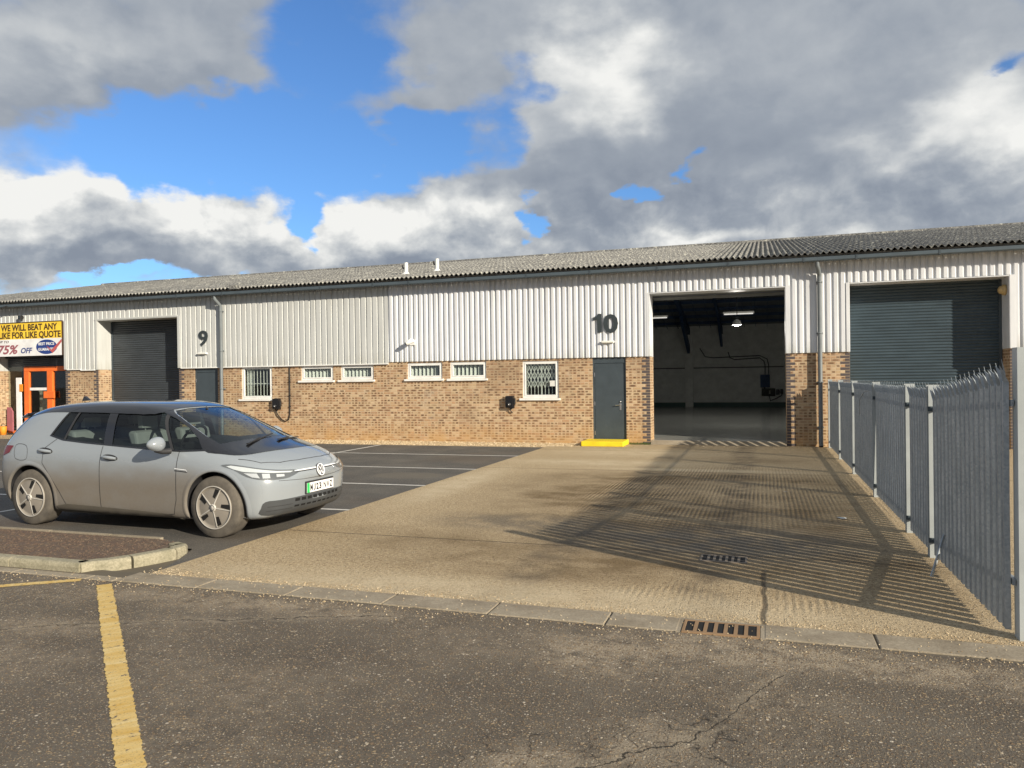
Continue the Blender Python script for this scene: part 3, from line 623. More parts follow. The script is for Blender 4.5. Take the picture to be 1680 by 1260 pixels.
def quoins(edges, parent):
    mb = MB()
    for x, side in edges:         # side +1: brick lies to +x of edge
        for r in range(int(CLAD_B/.075)):
            w = .215 if r % 2 == 0 else .102
            a, b = (x+.003, x+w) if side > 0 else (x-w, x-.003)
            if r % 2 or True: mb.box(a, b, D-.004, D+.05, r*.075+.008, r*.075+.070)
    return build('quoin_bricks', mb, 'dark_brick', parent)

def unit(name, label, x0, x1, door, clad, windows, pdoor, num, shutter, ctop):
    u = thing(name, label, 'industrial unit', ((x0+x1)/2, D, 0)); ox = -(x0+x1)/2
    P = lambda o: (setattr(o, 'location', (ox, -D, 0)), o)[1]
    kind, cmat = (WHITE_PROF, 'white_cladding') if clad == 'white' else (GREY_PROF, 'grey_white_cladding')
    d0, d1, dt = door; cb = ctop
    holes = [(d0, d1, -.1, cb)]+[(w[0], w[1], w[2], w[3]) for w in windows]+([(pdoor[0], pdoor[1], -.1, cb)] if pdoor else [])
    cuts = sorted([x0, d0, d1, x1]+(list(pdoor) if pdoor else []))
    for a, b in zip(cuts, cuts[1:]):
        if a == d0 or (pdoor and a == pdoor[0]): continue
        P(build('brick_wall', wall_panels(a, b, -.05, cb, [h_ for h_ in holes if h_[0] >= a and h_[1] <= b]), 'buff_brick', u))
    P(quoins([(d0, -1)], u)); P(quoins([(d1, 1)], u))
    # cladding over and beside the door opening
    mb = MB()
    for a, b, z0 in ((x0, d0, cb), (d0, d1, dt), (d1, x1, cb)):
        c = cladding(a, b, z0, GUT_T+.02, kind, u, cmat); mb.add(c.v, c.f)
    P(build('cladding', mb, cmat, u))
    # block wall behind the cladding
    P(build('inner_wall', wall_panels(x0, x1, cb, GUT_T+.12, [(d0, d1, cb, dt)], D, D+.22), 'interior_wall', u))
    # flashings
    fr = D-.055
    P(build('flashing', MB().box(d0-.07, d0, fr, D-.008, cb-.003, dt), cmat, u)); P(build('flashing', MB().box(d1, d1+.10, fr, D-.008, cb-.003, dt+.003), cmat, u))
    if clad != 'white': P(build('flashing', MB().box(d0-.10, d1, fr-.004, D-.008, dt-.006, dt+.035), cmat, u))
    if clad != 'white':
        P(build('drip_trim', MB().box(x0+.01, d0-.11, fr-.012, D-.005, cb-.028, cb), 'pvc_white', u)); P(build('drip_trim', MB().box(d1+.13, x1-.005, fr-.012, D-.005, cb-.028, cb), 'pvc_white', u))
    # reveal of the recessed doorway: brick cheeks, sheeted above, soffit
    rd = .58
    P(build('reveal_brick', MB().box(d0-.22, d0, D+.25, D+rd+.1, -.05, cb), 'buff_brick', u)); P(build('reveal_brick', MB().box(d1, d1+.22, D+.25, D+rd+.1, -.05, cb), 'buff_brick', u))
    mb = MB(); mb.box(d0-.20, d0, D+.22, D+rd+.1, cb, dt); mb.box(d1, d1+.20, D+.22, D+rd+.1, cb, dt); mb.box(d0-.2, d1+.2, D+.22, D+rd+.1, dt, dt+.12)
    mb.box(d0-.004, d0+.012, D-.05, D+rd, cb, dt-.01); mb.box(d1-.012, d1+.004, D-.05, D+rd, cb, dt-.01); mb.box(d0+.013, d1-.013, D-.05, D+rd, dt-.03, dt-.008)
    P(build('reveal_lining', mb, cmat if clad != 'white' else 'white_cladding', u))
    # shutter: curved slats
    mb = MB()
    if shutter:
        z = .03; n = 0; ys = D+rd; vs = []
        L = [( 0, 0), (.012, .010), (.030, .016), (.048, .010), (.060, 0), (.070, -.004)]
        zt = dt-.05; pts = []
        while z < zt:
            for dz, dy in L: pts.append((ys-dy, z+dz))
            z += .0765
        for y, zz in pts: vs += [(d0+.02, y, zz), (d1-.02, y, zz)]
        mb.add(vs, [(2*i, 2*i+1, 2*i+3, 2*i+2) for i in range(len(pts)-1)])
        sh = build('roller_shutter', mb, shutter, u, fix=False); P(sh)
        mb = MB(); mb.box(d0+.012, d0+.075, ys-.03, ys+.03, .02, zt); mb.box(d1-.075, d1-.012, ys-.03, ys+.03, .02, zt)
        P(build('guide_rail', MB().box(d0+.012, d0+.075, ys-.03, ys+.03, .02, zt), 'door_paint', u)); P(build('guide_rail', MB().box(d1-.075, d1-.012, ys-.03, ys+.03, .02, zt), 'door_paint', u)); P(build('bottom_rail', MB().box(d0+.08, d1-.08, ys-.02, ys+.02, .003, .05), 'door_paint', u))
        P(build('inner_floor', MB().box(x0+.3, x1-.3, D+rd+.1, REAR_Y-.2, -.04, .05), 'interior_floor', u))
    # windows
    for (wx0, wx1, wz0, wz1, wk) in windows:
        w = build('window', MB().box(wx0, wx1, D+.028, D+.095, wz0, wz0+.062).box(wx0, wx1, D+.028, D+.095, wz1-.055, wz1).box(wx0, wx0+.06, D+.028, D+.095, wz0+.062, wz1-.055).box(wx1-.06, wx1, D+.028, D+.095, wz0+.062, wz1-.055), 'pvc_white', u, bevel=.006); P(w)
        ins = MB(); a, b, c, d_ = wx0+.06, wx1-.06, wz0+.062, wz1-.055; i = .035
        ins.box(a, b, D+.018, D+.08, c, c+i).box(a, b, D+.018, D+.08, d_-i, d_).box(a, a+i, D+.018, D+.08, c+i, d_-i).box(b-i, b, D+.018, D+.08, c+i, d_-i)
        build('frame', ins, 'pvc_white', w, bevel=.004)
        build('sill', MB().box(wx0-.085, wx1+.05, D-.065, D+.03, wz0-.062, wz0-.002), 'pvc_white', w, bevel=.006)
        build('pane', MB().box(a+i, b-i, D+.048, D+.054, c+i, d_-i), 'window_glass', w)
        room = MB(); X0, X1, Z0, Z1, Y0, Y1 = wx0-.25, wx1+.25, wz0-.3, wz1+.25, D+.26, D+1.6
        room.box(X0, X1, Y1, Y1+.02, Z0, Z1).box(X0-.02, X0, Y0, Y1, Z0, Z1).box(X1, X1+.02, Y0, Y1, Z0, Z1).box(X0, X1, Y0, Y1, Z0-.02, Z0).box(X0, X1, Y0, Y1, Z1, Z1+.02)
        build('window_dark_box', room, 'room_dark', w)  # added dark box; the unlit room's shade is put into its colour
        gm = MB(); yb = D+.15
        if wk == 'blind':
            n = 8
            for k in range(n):
                xx = wx0+.12+(wx1-wx0-.24)*k/(n-1); q = Vector((xx, yb, 0)); dx = .040
                gm.prism([(xx-dx, yb-.035, wz0+.08), (xx+dx, yb+.035, wz0+.08), (xx+dx, yb+.037, wz1-.06), (xx-dx, yb-.033, wz1-.06)], (.002, .0, 0))
            build('blind', gm, 'blind_white', w)
        elif wk == 'bars':
            for k in range(8):
                xx = wx0+.15+(wx1-wx0-.3)*k/7; gm.bar((xx, D+.12, wz0+.06), (xx, D+.12, wz1-.05), .018)
            for zz in (wz0+.10, wz0+.50, wz1-.10): gm.bar((wx0+.1, D+.134, zz), (wx1-.1, D+.134, zz), .008, .022)
            build('security_bar', gm, 'grille_white', w)
            build('blind', MB().box(wx0+.08, wx0+.30, D+.19, D+.20, wz0+.05, wz1-.05), 'blind_white', w)
        else:
            n = 9; W = wx1-wx0-.24; s = W/(n-1)
            for k in range(n):
                xx = wx0+.12+s*k; gm.bar((xx, D+.13, wz0+.07), (xx, D+.13, wz1-.06), .040 if k == 4 else .015, .012)
                if k < n-1:
                    for j in range(3):
                        z0_ = wz0+.30+j*.235; gm.bar((xx, D+.118, z0_), (xx+s, D+.118, z0_+.235), .006, .018); gm.bar((xx, D+.110, z0_+.235), (xx+s, D+.110, z0_), .006, .018)
            build('security_grille', gm, 'grille_white', w)
            build('notice', MB().box(wx1-.27, wx1-.10, D+.038, D+.041, wz0+.34, wz0+.50), 'paper', w)
    # personnel door
    if pdoor:
        a, b = pdoor; t_ = 2.245 if clad == 'white' else 2.22
        P(build('door_frame', MB().box(a, a+.05, D+.03, D+.12, .09, cb-.16).box(b-.05, b, D+.03, D+.12, .09, cb-.16).box(a, b, D+.03, D+.12, cb-.16, cb), 'door_paint', u))
        dr = build('door', MB().box(a+.055, b-.055, D+.045, D+.10, .10, cb-.167), 'door_paint', u, bevel=.004); P(dr)
        build('handle', MB().tube([(b-.17, D+.045, 1.08), (b-.17, D-.005, 1.08)], .012, 10).tube([(b-.16, D-.008, 1.08), (b-.30, D-.008, 1.075)], .010, 10).box(b-.195, b-.145, D+.035, D+.046, .94, 1.13), 'steel', dr)
        build('lock', MB().lathe([(0, 0), (.022, 0), (.022, .02), (0, .02)], (b-.17, D+.046, 1.17), (0, -1, 0), 14), 'steel', dr)
        for zz in (.30, 1.12, 1.93): build('hinge', MB().box(a+.035, a+.062, D+.022, D+.032, zz-.055, zz+.055), 'steel', dr)
        P(build('threshold', MB().box(a, b, D+.0, D+.14, -.02, .088), 'kerb_concrete', u))
        P(build('door_backing', MB().box(a-.1, b+.1, D+.26, D+.28, -.02, cb), 'room_dark', u))
    if num:
        body, nx0, nx1 = num
        if body == '10':
            P(build('numeral', MB().prism([(nx0+.115, D-.052, 3.10), (nx0+.235, D-.052, 3.10), (nx0+.235, D-.052, 3.62), (nx0+.14, D-.052, 3.62), (nx0+.10, D-.052, 3.55), (nx0, D-.052, 3.525), (nx0, D-.052, 3.44), (nx0+.115, D-.052, 3.47)], (0, -.03, 0)), 'numeral_black', u)); P(text('numeral', '0', .51, nx0+.285, nx1, 3.105, D-.052, 'numeral_black', u, .028, extrude=.03))
        else: P(text('numeral', body, .49, nx0, nx1, 3.11, D-.046, 'numeral_black', u, .012, extrude=.03))
    # gutter, with joint straps
    gy = EAVE_Y+.03
    mb = MB(); prof = [(gy-.09, GUT_T-.005), (gy-.09, GUT_B+.02), (gy-.075, GUT_B), (gy+.07, GUT_B), (gy+.085, GUT_B+.02), (gy+.085, GUT_T-.005), (gy+.077, GUT_T-.005), (gy+.07, GUT_B+.01), (gy-.07, GUT_B+.01), (gy-.082, GUT_T-.005)]
    mb.prism([(x0+.002, y, z) for y, z in prof], (x1-x0-.004, 0, 0)); P(build('gutter', mb, 'gutter_paint', u))
    x = x0+.9
    while x < x1:
        P(build('gutter_strap', MB().box(x-.022, x+.022, gy-.098, gy+.09, GUT_B-.006, GUT_T+.003), 'strap_grey', u)); x += 1.83
    P(build('fascia', MB().box(x0, x1, gy+.09, D-.05, GUT_T+.0, GUT_T+.03), 'duct_dark', u))
    # corrugated roof, both slopes
    def slope(ya, yb, nm, up):
        mb = MB(); pit = .146; sub = 8; n = int((x1-x0)/pit*sub); rows = []; Lr = 1.38
        ny = int(abs(yb-ya)/Lr)+1
        for j in range(ny):
            s0 = ya+(yb-ya)*j/ny; s1 = ya+(yb-ya)*(j+1)/ny
            vs = []; lift = .012
            for (yy, ex) in ((s0-(.10 if up and j else 0), lift), (s1, 0.0)):
                for i in range(n+1):
                    x = x0+(x1-x0)*i/n; w = .033*math.cos(2*math.pi*x/pit); base = roofz(yy) if up or yy <= RIDGE_Y else roofz(yy)
                    vs.append((x, yy, base+w+.03+ex))
            if up:
                m = len(vs)
                for i in range(n+1): vs.append((vs[i][0], vs[i][1]+.001, vs[i][2]-.010))
                fs = [(i, i+1, n+1+i+1, n+1+i) for i in range(n)]+[(i, m+i, m+i+1, i+1) for i in range(n)]
                mb.add(vs, fs, True)
            else: mb.add(vs, [(i, i+1, n+1+i+1, n+1+i) for i in range(n)], True)
        return mb
    mb = slope(EAVE_Y-.03, RIDGE_Y, 'a', True); P(build('roof', mb, 'weathered_fibre_cement', u, fix=False))
    mb = slope(RIDGE_Y, REAR_Y+.2, 'b', False); P(build('rear_roof', mb, 'weathered_fibre_cement', u, fix=False))
    P(build('ridge_capping', MB().tube([(x0, RIDGE_Y, roofz(RIDGE_Y)+.03), (x1, RIDGE_Y, roofz(RIDGE_Y)+.03)], .10, 10), 'weathered_fibre_cement', u))
    P(build('rear_wall', MB().box(x0, x1, REAR_Y-.2, REAR_Y, -.05, 4.87), 'interior_wall', u))
    # party wall on its left side with gable shape
    def gable(x, th, nm):
        q = [(x, D+.26, -.05), (x, REAR_Y-.21, -.05), (x, REAR_Y-.21, roofz(REAR_Y)-.08), (x, RIDGE_Y, roofz(RIDGE_Y)-.08), (x, D+.26, roofz(D+.26)-.08)]
        return P(build(nm, MB().prism(q, (th, 0, 0)), 'interior_wall', u))
    gable(x0, .1, 'party_wall')
    if x1 > 10: gable(x1-.1, .1, 'party_wall')
    return u, P

U8, P8 = unit('industrial_unit', 'leftmost unit of the terrace with the yellow quote banner over an orange shop door', -35.25, -23.06, (-27.35, -23.82, 4.14), 'grey', [], None, None, None, 2.40)
U9, P9 = unit('industrial_unit', 'unit numbered 9 with grey box cladding, closed charcoal shutter and barred window', -23.06, -10.89, (-22.30, -18.80, 4.12), 'grey',
     [(-16.28, -15.10, 1.30, 2.37, 'bars'), (-14.01, -12.84, 1.88, 2.345, 'blind'), (-12.57, -11.42, 1.88, 2.345, 'blind')], (-18.16, -17.22), ('9', -17.92, -17.55), 'charcoal_shutter', 2.37)
U10, P10 = unit('industrial_unit', 'unit numbered 10 with white ribbed cladding, grey side door and the loading door standing open', -10.89, 1.31, (-2.95, .56, 4.15), 'white',
     [(-10.27, -9.12, 1.88, 2.37, 'blind'), (-8.87, -7.72, 1.87, 2.37, 'blind'), (-6.61, -5.53, 1.28, 2.35, 'grille')], (-4.55, -3.61), ('10', -4.50, -3.80), None, 2.41)
U11, P11 = unit('industrial_unit', 'rightmost unit behind the palisade fence with a closed blue grey shutter', 1.31, 13.50, (2.07, 5.58, 4.16), 'white', [], None, None, 'slate_blue_shutter', 2.415)
for o in (U8, U9, U10, U11): o['group'] = 'terraced industrial units'

# extras fixed to the units
def pipe(P, u, x, foot):
    y = D-.115; mat = 'downpipe_grey'
    pts = [(x-.06, EAVE_Y+.03, GUT_B+.0), (x-.06, EAVE_Y+.03, GUT_B-.10), (x-.03, EAVE_Y+.10, GUT_B-.18), (x, y-.02, GUT_B-.30), (x, y, GUT_B-.38), (x, y, 2.4), (x, y, foot+.12), (x, y-.05, foot+.02)]
    o = build('downpipe', MB().tube(pts, .055, 14), mat, u); P(o)
    mb = MB()
    for z in (4.2, 2.9, 1.65, .5): mb.box(x-.075, x+.075, y+.045, D-.01, z-.02, z+.02); mb.lathe([(.058, -.02), (.062, -.02), (.062, .02), (.058, .02)], (x, y, z), (0, 0, 1), 16)
    build('bracket', mb, mat, o)
pipe(P9, U9, -16.98, 0.0); pipe(P11, U11, 1.37, 0.0)
P9(build('overflow_box', MB().box(-16.35, -16.05, EAVE_Y-.12, EAVE_Y+.06, 4.86, 4.98), 'weathered_fibre_cement', U9))

# open unit interior
def interior():
    u, P = U10, P10
    P(build('floor', MB().box(-10.78, 1.20, D+.05, REAR_Y-.21, -.04, .115), 'interior_floor', u))
    P(build('door_threshold', MB().add([(-2.94, D-.10, .004), (.55, D-.10, .004), (.55, D+.05, .112), (-2.94, D+.05, .112), (-2.94, D+.05, -.02), (.55, D+.05, -.02)], [(0, 1, 2, 3), (3, 2, 5, 4)]), 'kerb_concrete', u))
    P(build('skirting', MB().box(-10.7, 1.19, REAR_Y-.25, REAR_Y-.212, .116, .36), 'interior_green', u))
    P(build('conduit', MB().box(-10.7, -4.42, REAR_Y-.26, REAR_Y-.212, 2.37, 2.42).box(-3.93, 1.1, REAR_Y-.26, REAR_Y-.212, 2.37, 2.42), 'duct_dark', u))
    P(build('pier', MB().box(-4.40, -3.95, REAR_Y-.5, REAR_Y-.212, .12, 4.4), 'interior_wall', u))
    mb = MB()
    for y in [22.2+1.35*i for i in range(18)]:
        if y < 46: mb.bar((-10.7, y, roofz(y)-.13), (1.15, y, roofz(y)-.13), .06, .16)
    P(build('purlin', mb, 'interior_blue', u))
    for x in (-4.17, -10.2):
        P(build('rafter', MB().bar((x, D+.5, roofz(D+.5)-.42), (x, RIDGE_Y, roofz(RIDGE_Y)-.42), .16, .36).bar((x, RIDGE_Y, roofz(RIDGE_Y)-.42), (x, REAR_Y-.4, roofz(REAR_Y-.4)-.42), .16, .36).bar((x, REAR_Y-4.5, roofz(REAR_Y-4.5)-.72), (x, REAR_Y-.5, 3.45), .15, .42), 'interior_blue', u))
    P(build('rafter', MB().bar((-2.30, 34, roofz(34)-.42), (-2.30, REAR_Y-.3, roofz(REAR_Y-.3)-.42), .14, .3).bar((-2.30, REAR_Y-3.5, roofz(REAR_Y-3.5)-.6), (-2.30, REAR_Y-.4, 3.75), .13, .3), 'interior_blue', u))
    mb = MB()
    for i in range(12): x = -6.6+i*.62; mb.bar((x, 22, roofz(22)-.26), (x, RIDGE_Y, roofz(RIDGE_Y)-.26), .02, .03); mb.bar((x, RIDGE_Y, roofz(RIDGE_Y)-.26), (x, 45.8, roofz(45.8)-.26), .02, .03)
    P(build('sag_rod', mb, 'interior_blue', u))
    mb = MB(); y = D+.26
    mb.add([(-10.78, y, roofz(y)-.03), (1.2, y, roofz(y)-.03), (1.2, RIDGE_Y, roofz(RIDGE_Y)-.03), (-10.78, RIDGE_Y, roofz(RIDGE_Y)-.03), (-10.78, REAR_Y-.2, roofz(REAR_Y-.2)-.03), (1.2, REAR_Y-.2, roofz(REAR_Y-.2)-.03)], [(0, 1, 2, 3), (3, 2, 5, 4)])
    P(build('ceiling', mb, 'ceiling_sheet', u, fix=False))
    P(build('shutter_drum', MB().tube([(-3.0, D+.95, 4.32), (.6, D+.95, 4.32)], .20, 20), 'reveal_grey', u))
    P(build('shutter_bottom_bar', MB().box(-2.93, .54, D+.62, D+.68, 3.99, 4.07), 'reveal_grey', u))
    P(build('office_partition', MB().box(-5.3, -5.2, D+.3, 27.0, .116, 3.4).box(-10.7, -5.3, 26.9, 27.0, .116, 3.4).box(-10.7, -5.2, D+.3, 27.0, 3.4, 3.5), 'interior_wall', u))
    c = MB(); y = REAR_Y-.30
    for o_ in (0, .22): c.tube([(-3.55 if o_ == 0 else -1.95, y, 3.55 if o_ == 0 else 3.3), (-3.25 if o_ == 0 else -1.85, y, 3.05-o_*.4), (-2.8 if o_ == 0 else -1.6, y, 2.98-o_*.6), (-.2, y, 3.05-o_*.6), (.2-o_*.8, y, 2.85-o_*.6), (.28-o_*.9, y, 2.5), (.28-o_*.9, y, 1.9)], .026, 8)
    P(build('cable_run', c, 'duct_dark', u))
    t = thing('switchgear', 'dark electrical switchgear cabinets on the back wall inside unit 10', 'electrical cabinet', (0, REAR_Y-.3, 1.4))
    def B(n, mb, m, **k): o = build(n, mb, m, t, **k); o.location = (0, -(REAR_Y-.3), -1.4); return o
    y = REAR_Y-.22
    B('cabinet', MB().box(-.18, .33, y-.22, y, 1.22, 1.95), 'interior_blue', bevel=.01); B('meter_board', MB().box(-.12, .62, y-.16, y, .72, 1.16), 'goods_dark', bevel=.01)
    B('isolator', MB().box(.66, .86, y-.18, y, .80, 1.10), 'duct_dark', bevel=.01); B('junction_box', MB().box(.90, 1.05, y-.15, y, .85, 1.12), 'duct_dark', bevel=.01)
    B('cable', MB().tube([(.3, y-.1, .72), (.35, y-.3, .45), (.7, y-.3, .6), (.95, y-.3, .75), (.98, y-.12, .85)], .03, 8).tube([(.05, y-.1, 1.22), (.05, y-.12, 1.14)], .03, 8), 'duct_dark')
    B('warning_plate', MB().box(.28, .36, y-.168, y-.162, .84, 1.04), 'goods_grey')
    l = thing('pendant_lamp', 'lit round high bay lamp hanging from the roof inside unit 10', 'lamp', (-.87, 28, 3.68))
    build('lamp_shade', MB().lathe([(.04, .17), (.07, .15), (.11, .11), (.15, .04), (.165, -.02), (.16, -.03)], (0, 0, 0), (0, 0, 1), 24), 'lamp_chrome', l)
    build('lamp_bulb', MB().lathe([(0, .05), (.07, .05), (.12, .0), (.09, -.05), (0, -.06)], (0, 0, 0), (0, 0, 1), 20), 'lamp_glow', l)
    ld = bpy.data.lights.new('bay', 'POINT'); ld.shadow_soft_size = .12; ld.energy = 85; ld.color = (1, .95, .86); lo = bpy.data.objects.new('bay_lamp', ld); COL.objects.link(lo); lo.parent = l; lo.location = (0, 0, -.16)
    build('lamp_cord', MB().tube([(0, 0, .16), (0, 0, 2.4)], .012, 8), 'duct_dark', l)
    for (x, y, z, lab) in ((-.96, 33, 4.47, 'fluorescent batten under the roof above the round hanging lamp in unit 10'), (-4.47, 33, 4.43, 'fluorescent batten under the roof at the left side of the open loading door')):
        l = thing('tube_light', lab, 'lamp', (x, y, z), group='batten lights in unit 10')
        build('housing', MB().box(-.62, .62, -.07, .07, 0, .07), 'grille_white', l, bevel=.01); build('tube', MB().tube([(-.58, 0, -.03), (.58, 0, -.03)], .022, 10).tube([(-.58, -.05, -.03), (.58, -.05, -.03)], .018, 10), 'tube_glow', l)
        ld = bpy.data.lights.new('tube', 'AREA'); ld.shape = 'RECTANGLE'; ld.size = 1.1; ld.size_y = .1; ld.energy = 14; ld.color = (1, .95, .86); lo = bpy.data.objects.new('tube_lamp', ld); COL.objects.link(lo); lo.parent = l; lo.location = (0, 0, -.06)
        build('chain', MB().tube([(-.5, 0, .07), (-.5, 0, roofz(y)-z-.2)], .008, 6).tube([(.5, 0, .07), (.5, 0, roofz(y)-z-.2)], .008, 6), 'duct_dark', l)
interior()

# step
st = thing('door_step', 'yellow painted concrete step in front of the grey door', 'step', (-4.15, D-.3, 0))
build('tread', MB().box(-.54, .60, -.62, .28, .0, .135), 'yellow_paint', st, bevel=.015)
# moss tuft
mb = MB()
for i in range(260):
    x = random.uniform(-3.5, -2.95); y = D-.02-random.random()**2*.16; h = random.uniform(.02, .08); a = random.uniform(-.02, .02); mb.add([(x-.005, y, 0), (x+.005, y, 0), (x+a, y-.01, h)], [(0, 1, 2)])
tag(build('grass', mb, 'moss', fix=False), 'short green grass and moss at the foot of the brick pier by the yellow step', 'grass', kind='stuff')

# emergency lights above the doors
for x, w, lab in ((-4.09, .36, 'slim white light fitting above the grey door with the yellow step'), (-17.76, .38, 'slim white light fitting above the grey door beside the left downpipe')):
    l = thing('wall_light', lab, 'wall light', (x, D-.05, 2.80), group='emergency lights over the side doors')
    build('housing', MB().box(-w/2, w/2, -.05, .0, 0, .065), 'pvc_white', l, bevel=.01); build('diffuser', MB().box(-w/2+.01, w/2-.01, -.085, -.05, .005, .06), 'grille_white', l, bevel=.015)

# EV chargers
def charger(x, z, label):
    t = thing('ev_charger', label, 'car charger', (x, D, z), group='black wall chargers')
    build('body', MB().prism([(-.125, -.02, -.17), (.125, -.02, -.17), (.125, -.02, .19), (-.125, -.02, .19)], (0, .019, 0)).prism([(-.115, -.14, -.15), (.115, -.14, -.15), (.115, -.14, .18), (-.115, -.14, .18)], (0, .12, 0)), 'charger_black', t, bevel=.02)
    build('socket', MB().lathe([(0, 0), (.055, 0), (.06, .02), (.05, .045), (0, .05)], (.0, -.14, -.06), (0, -1, 0), 20), 'black_plastic', t)
    build('indicator', MB().lathe([(0, 0), (.016, 0), (.014, .008), (0, .01)], (0, -.188, -.06), (0, -1, 0), 14), 'lamp_chrome', t)
    build('holster', MB().box(.125, .165, -.12, -.03, -.06, .12).tube([(.145, -.08, .10), (.16, -.08, .0), (.12, -.08, -.14), (.02, -.08, -.20)], .018, 8), 'black_plastic', t)
    return t
c1 = charger(-14.90, 1.13, 'black wall charger right of the barred window with a cable looping to the cladding')
build('supply_cable', MB().tube([(-.05, -.05, -.17), (.02, -.05, -.33), (.18, -.04, -.50), (.30, -.035, -.55), (.42, -.03, -.50), (.47, -.025, -.30), (.475, -.022, .2), (.475, -.022, 1.22)], .017, 8), 'cable_black', c1)
build('cable_clip', MB().box(.45, .50, -.045, -.002, .26, .29).box(.45, .50, -.045, -.002, -.08, -.05).box(.45, .50, -.045, -.002, .7, .73), 'black_plastic', c1)
c2 = charger(-6.98, 1.165, 'black wall charger just left of the white grilled window, no loose cable')
build('supply_cable', MB().tube([(0, -.05, -.17), (.02, -.05, -.26), (.07, -.04, -.30)], .015, 8), 'cable_black', c2)

# cameras
t = thing('security_camera', 'white dome camera on the cladding above the small windows', 'security camera', (-10.06, D-.05, 2.97), group='cameras on the terrace')
build('mount', MB().box(-.09, .09, -.02, .0, -.07, .09).tube([(.05, -.02, .04), (.03, -.16, .05)], .028, 10), 'pvc_white', t, bevel=.006)
build('camera_body', MB().lathe([(0, .20), (.05, .19), (.07, .12), (.07, -.02), (.055, -.06)], (-.06, -.20, .0), (.55, .25, .35), 18), 'pvc_white', t)
build('lens', MB().lathe([(.055, -.055), (.05, -.085), (0, -.09)], (-.06, -.20, .0), (.55, .25, .35), 18), 'black_plastic', t)
t = thing('flood_light', 'small black floodlight box on the cladding above the yellow banner', 'flood light', (-25.75, D-.06, 4.34))
build('housing', MB().box(-.07, .07, -.16, -.04, -.08, .06), 'black_plastic', t, bevel=.01); build('bracket', MB().box(-.02, .02, -.04, .02, -.03, .03), 'black_plastic', t)
build('lens', MB().box(-.055, .055, -.165, -.160, -.06, .04), 'duct_dark', t)
t = thing('security_camera', 'black camera on an arm under the gutter above the yellow banner', 'security camera', (-26.4, EAVE_Y+.0, 4.66), group='cameras on the terrace')
build('arm', MB().bar((.35, -.06, .08), (-.15, -.22, -.06), .03), 'black_plastic', t); build('camera_body', MB().bar((-.35, -.3, -.05), (-.05, -.2, -.02), .11, .10), 'black_plastic', t, bevel=.01)
build('lens', MB().tube([(-.36, -.303, -.052), (-.41, -.32, -.06)], .035, 12), 'duct_dark', t)
t = thing('bulkhead_lamp', 'brassy bulkhead lamp on the right reveal of the blue grey shutter opening', 'wall light', (5.56, D+.22, 3.83))
build('housing', MB().lathe([(0, 0), (.13, 0), (.13, .06), (.10, .075)], (0, 0, 0), (-1, 0, 0), 22), 'brass_lamp', t); build('diffuser', MB().lathe([(.10, .07), (.085, .13), (.04, .16), (0, .165)], (0, 0, 0), (-1, 0, 0), 22), 'brass_lamp', t)
# flues
for x, y, h, lab in ((-11.20, 22.89, .42, 'shorter white flue pipe on the roof, left of the pair'), (-10.47, 23.77, .46, 'taller white flue pipe on the roof, right of the pair')):
    t = thing('flue_pipe', lab, 'flue', (x, y, roofz(y)), group='white flues on the roof')
    build('pipe', MB().tube([(0, 0, -.05), (0, 0, h)], .065, 16), 'pvc_white', t); build('collar', MB().lathe([(.16, .03), (.10, .08), (.066, .12)], (0, 0, 0), (0, 0, 1), 16), 'pvc_white', t)
    build('branch', MB().tube([(0, 0, h-.22), (-.12, 0, h-.16), (-.13, 0, h-.06)], .03, 10), 'black_plastic', t)

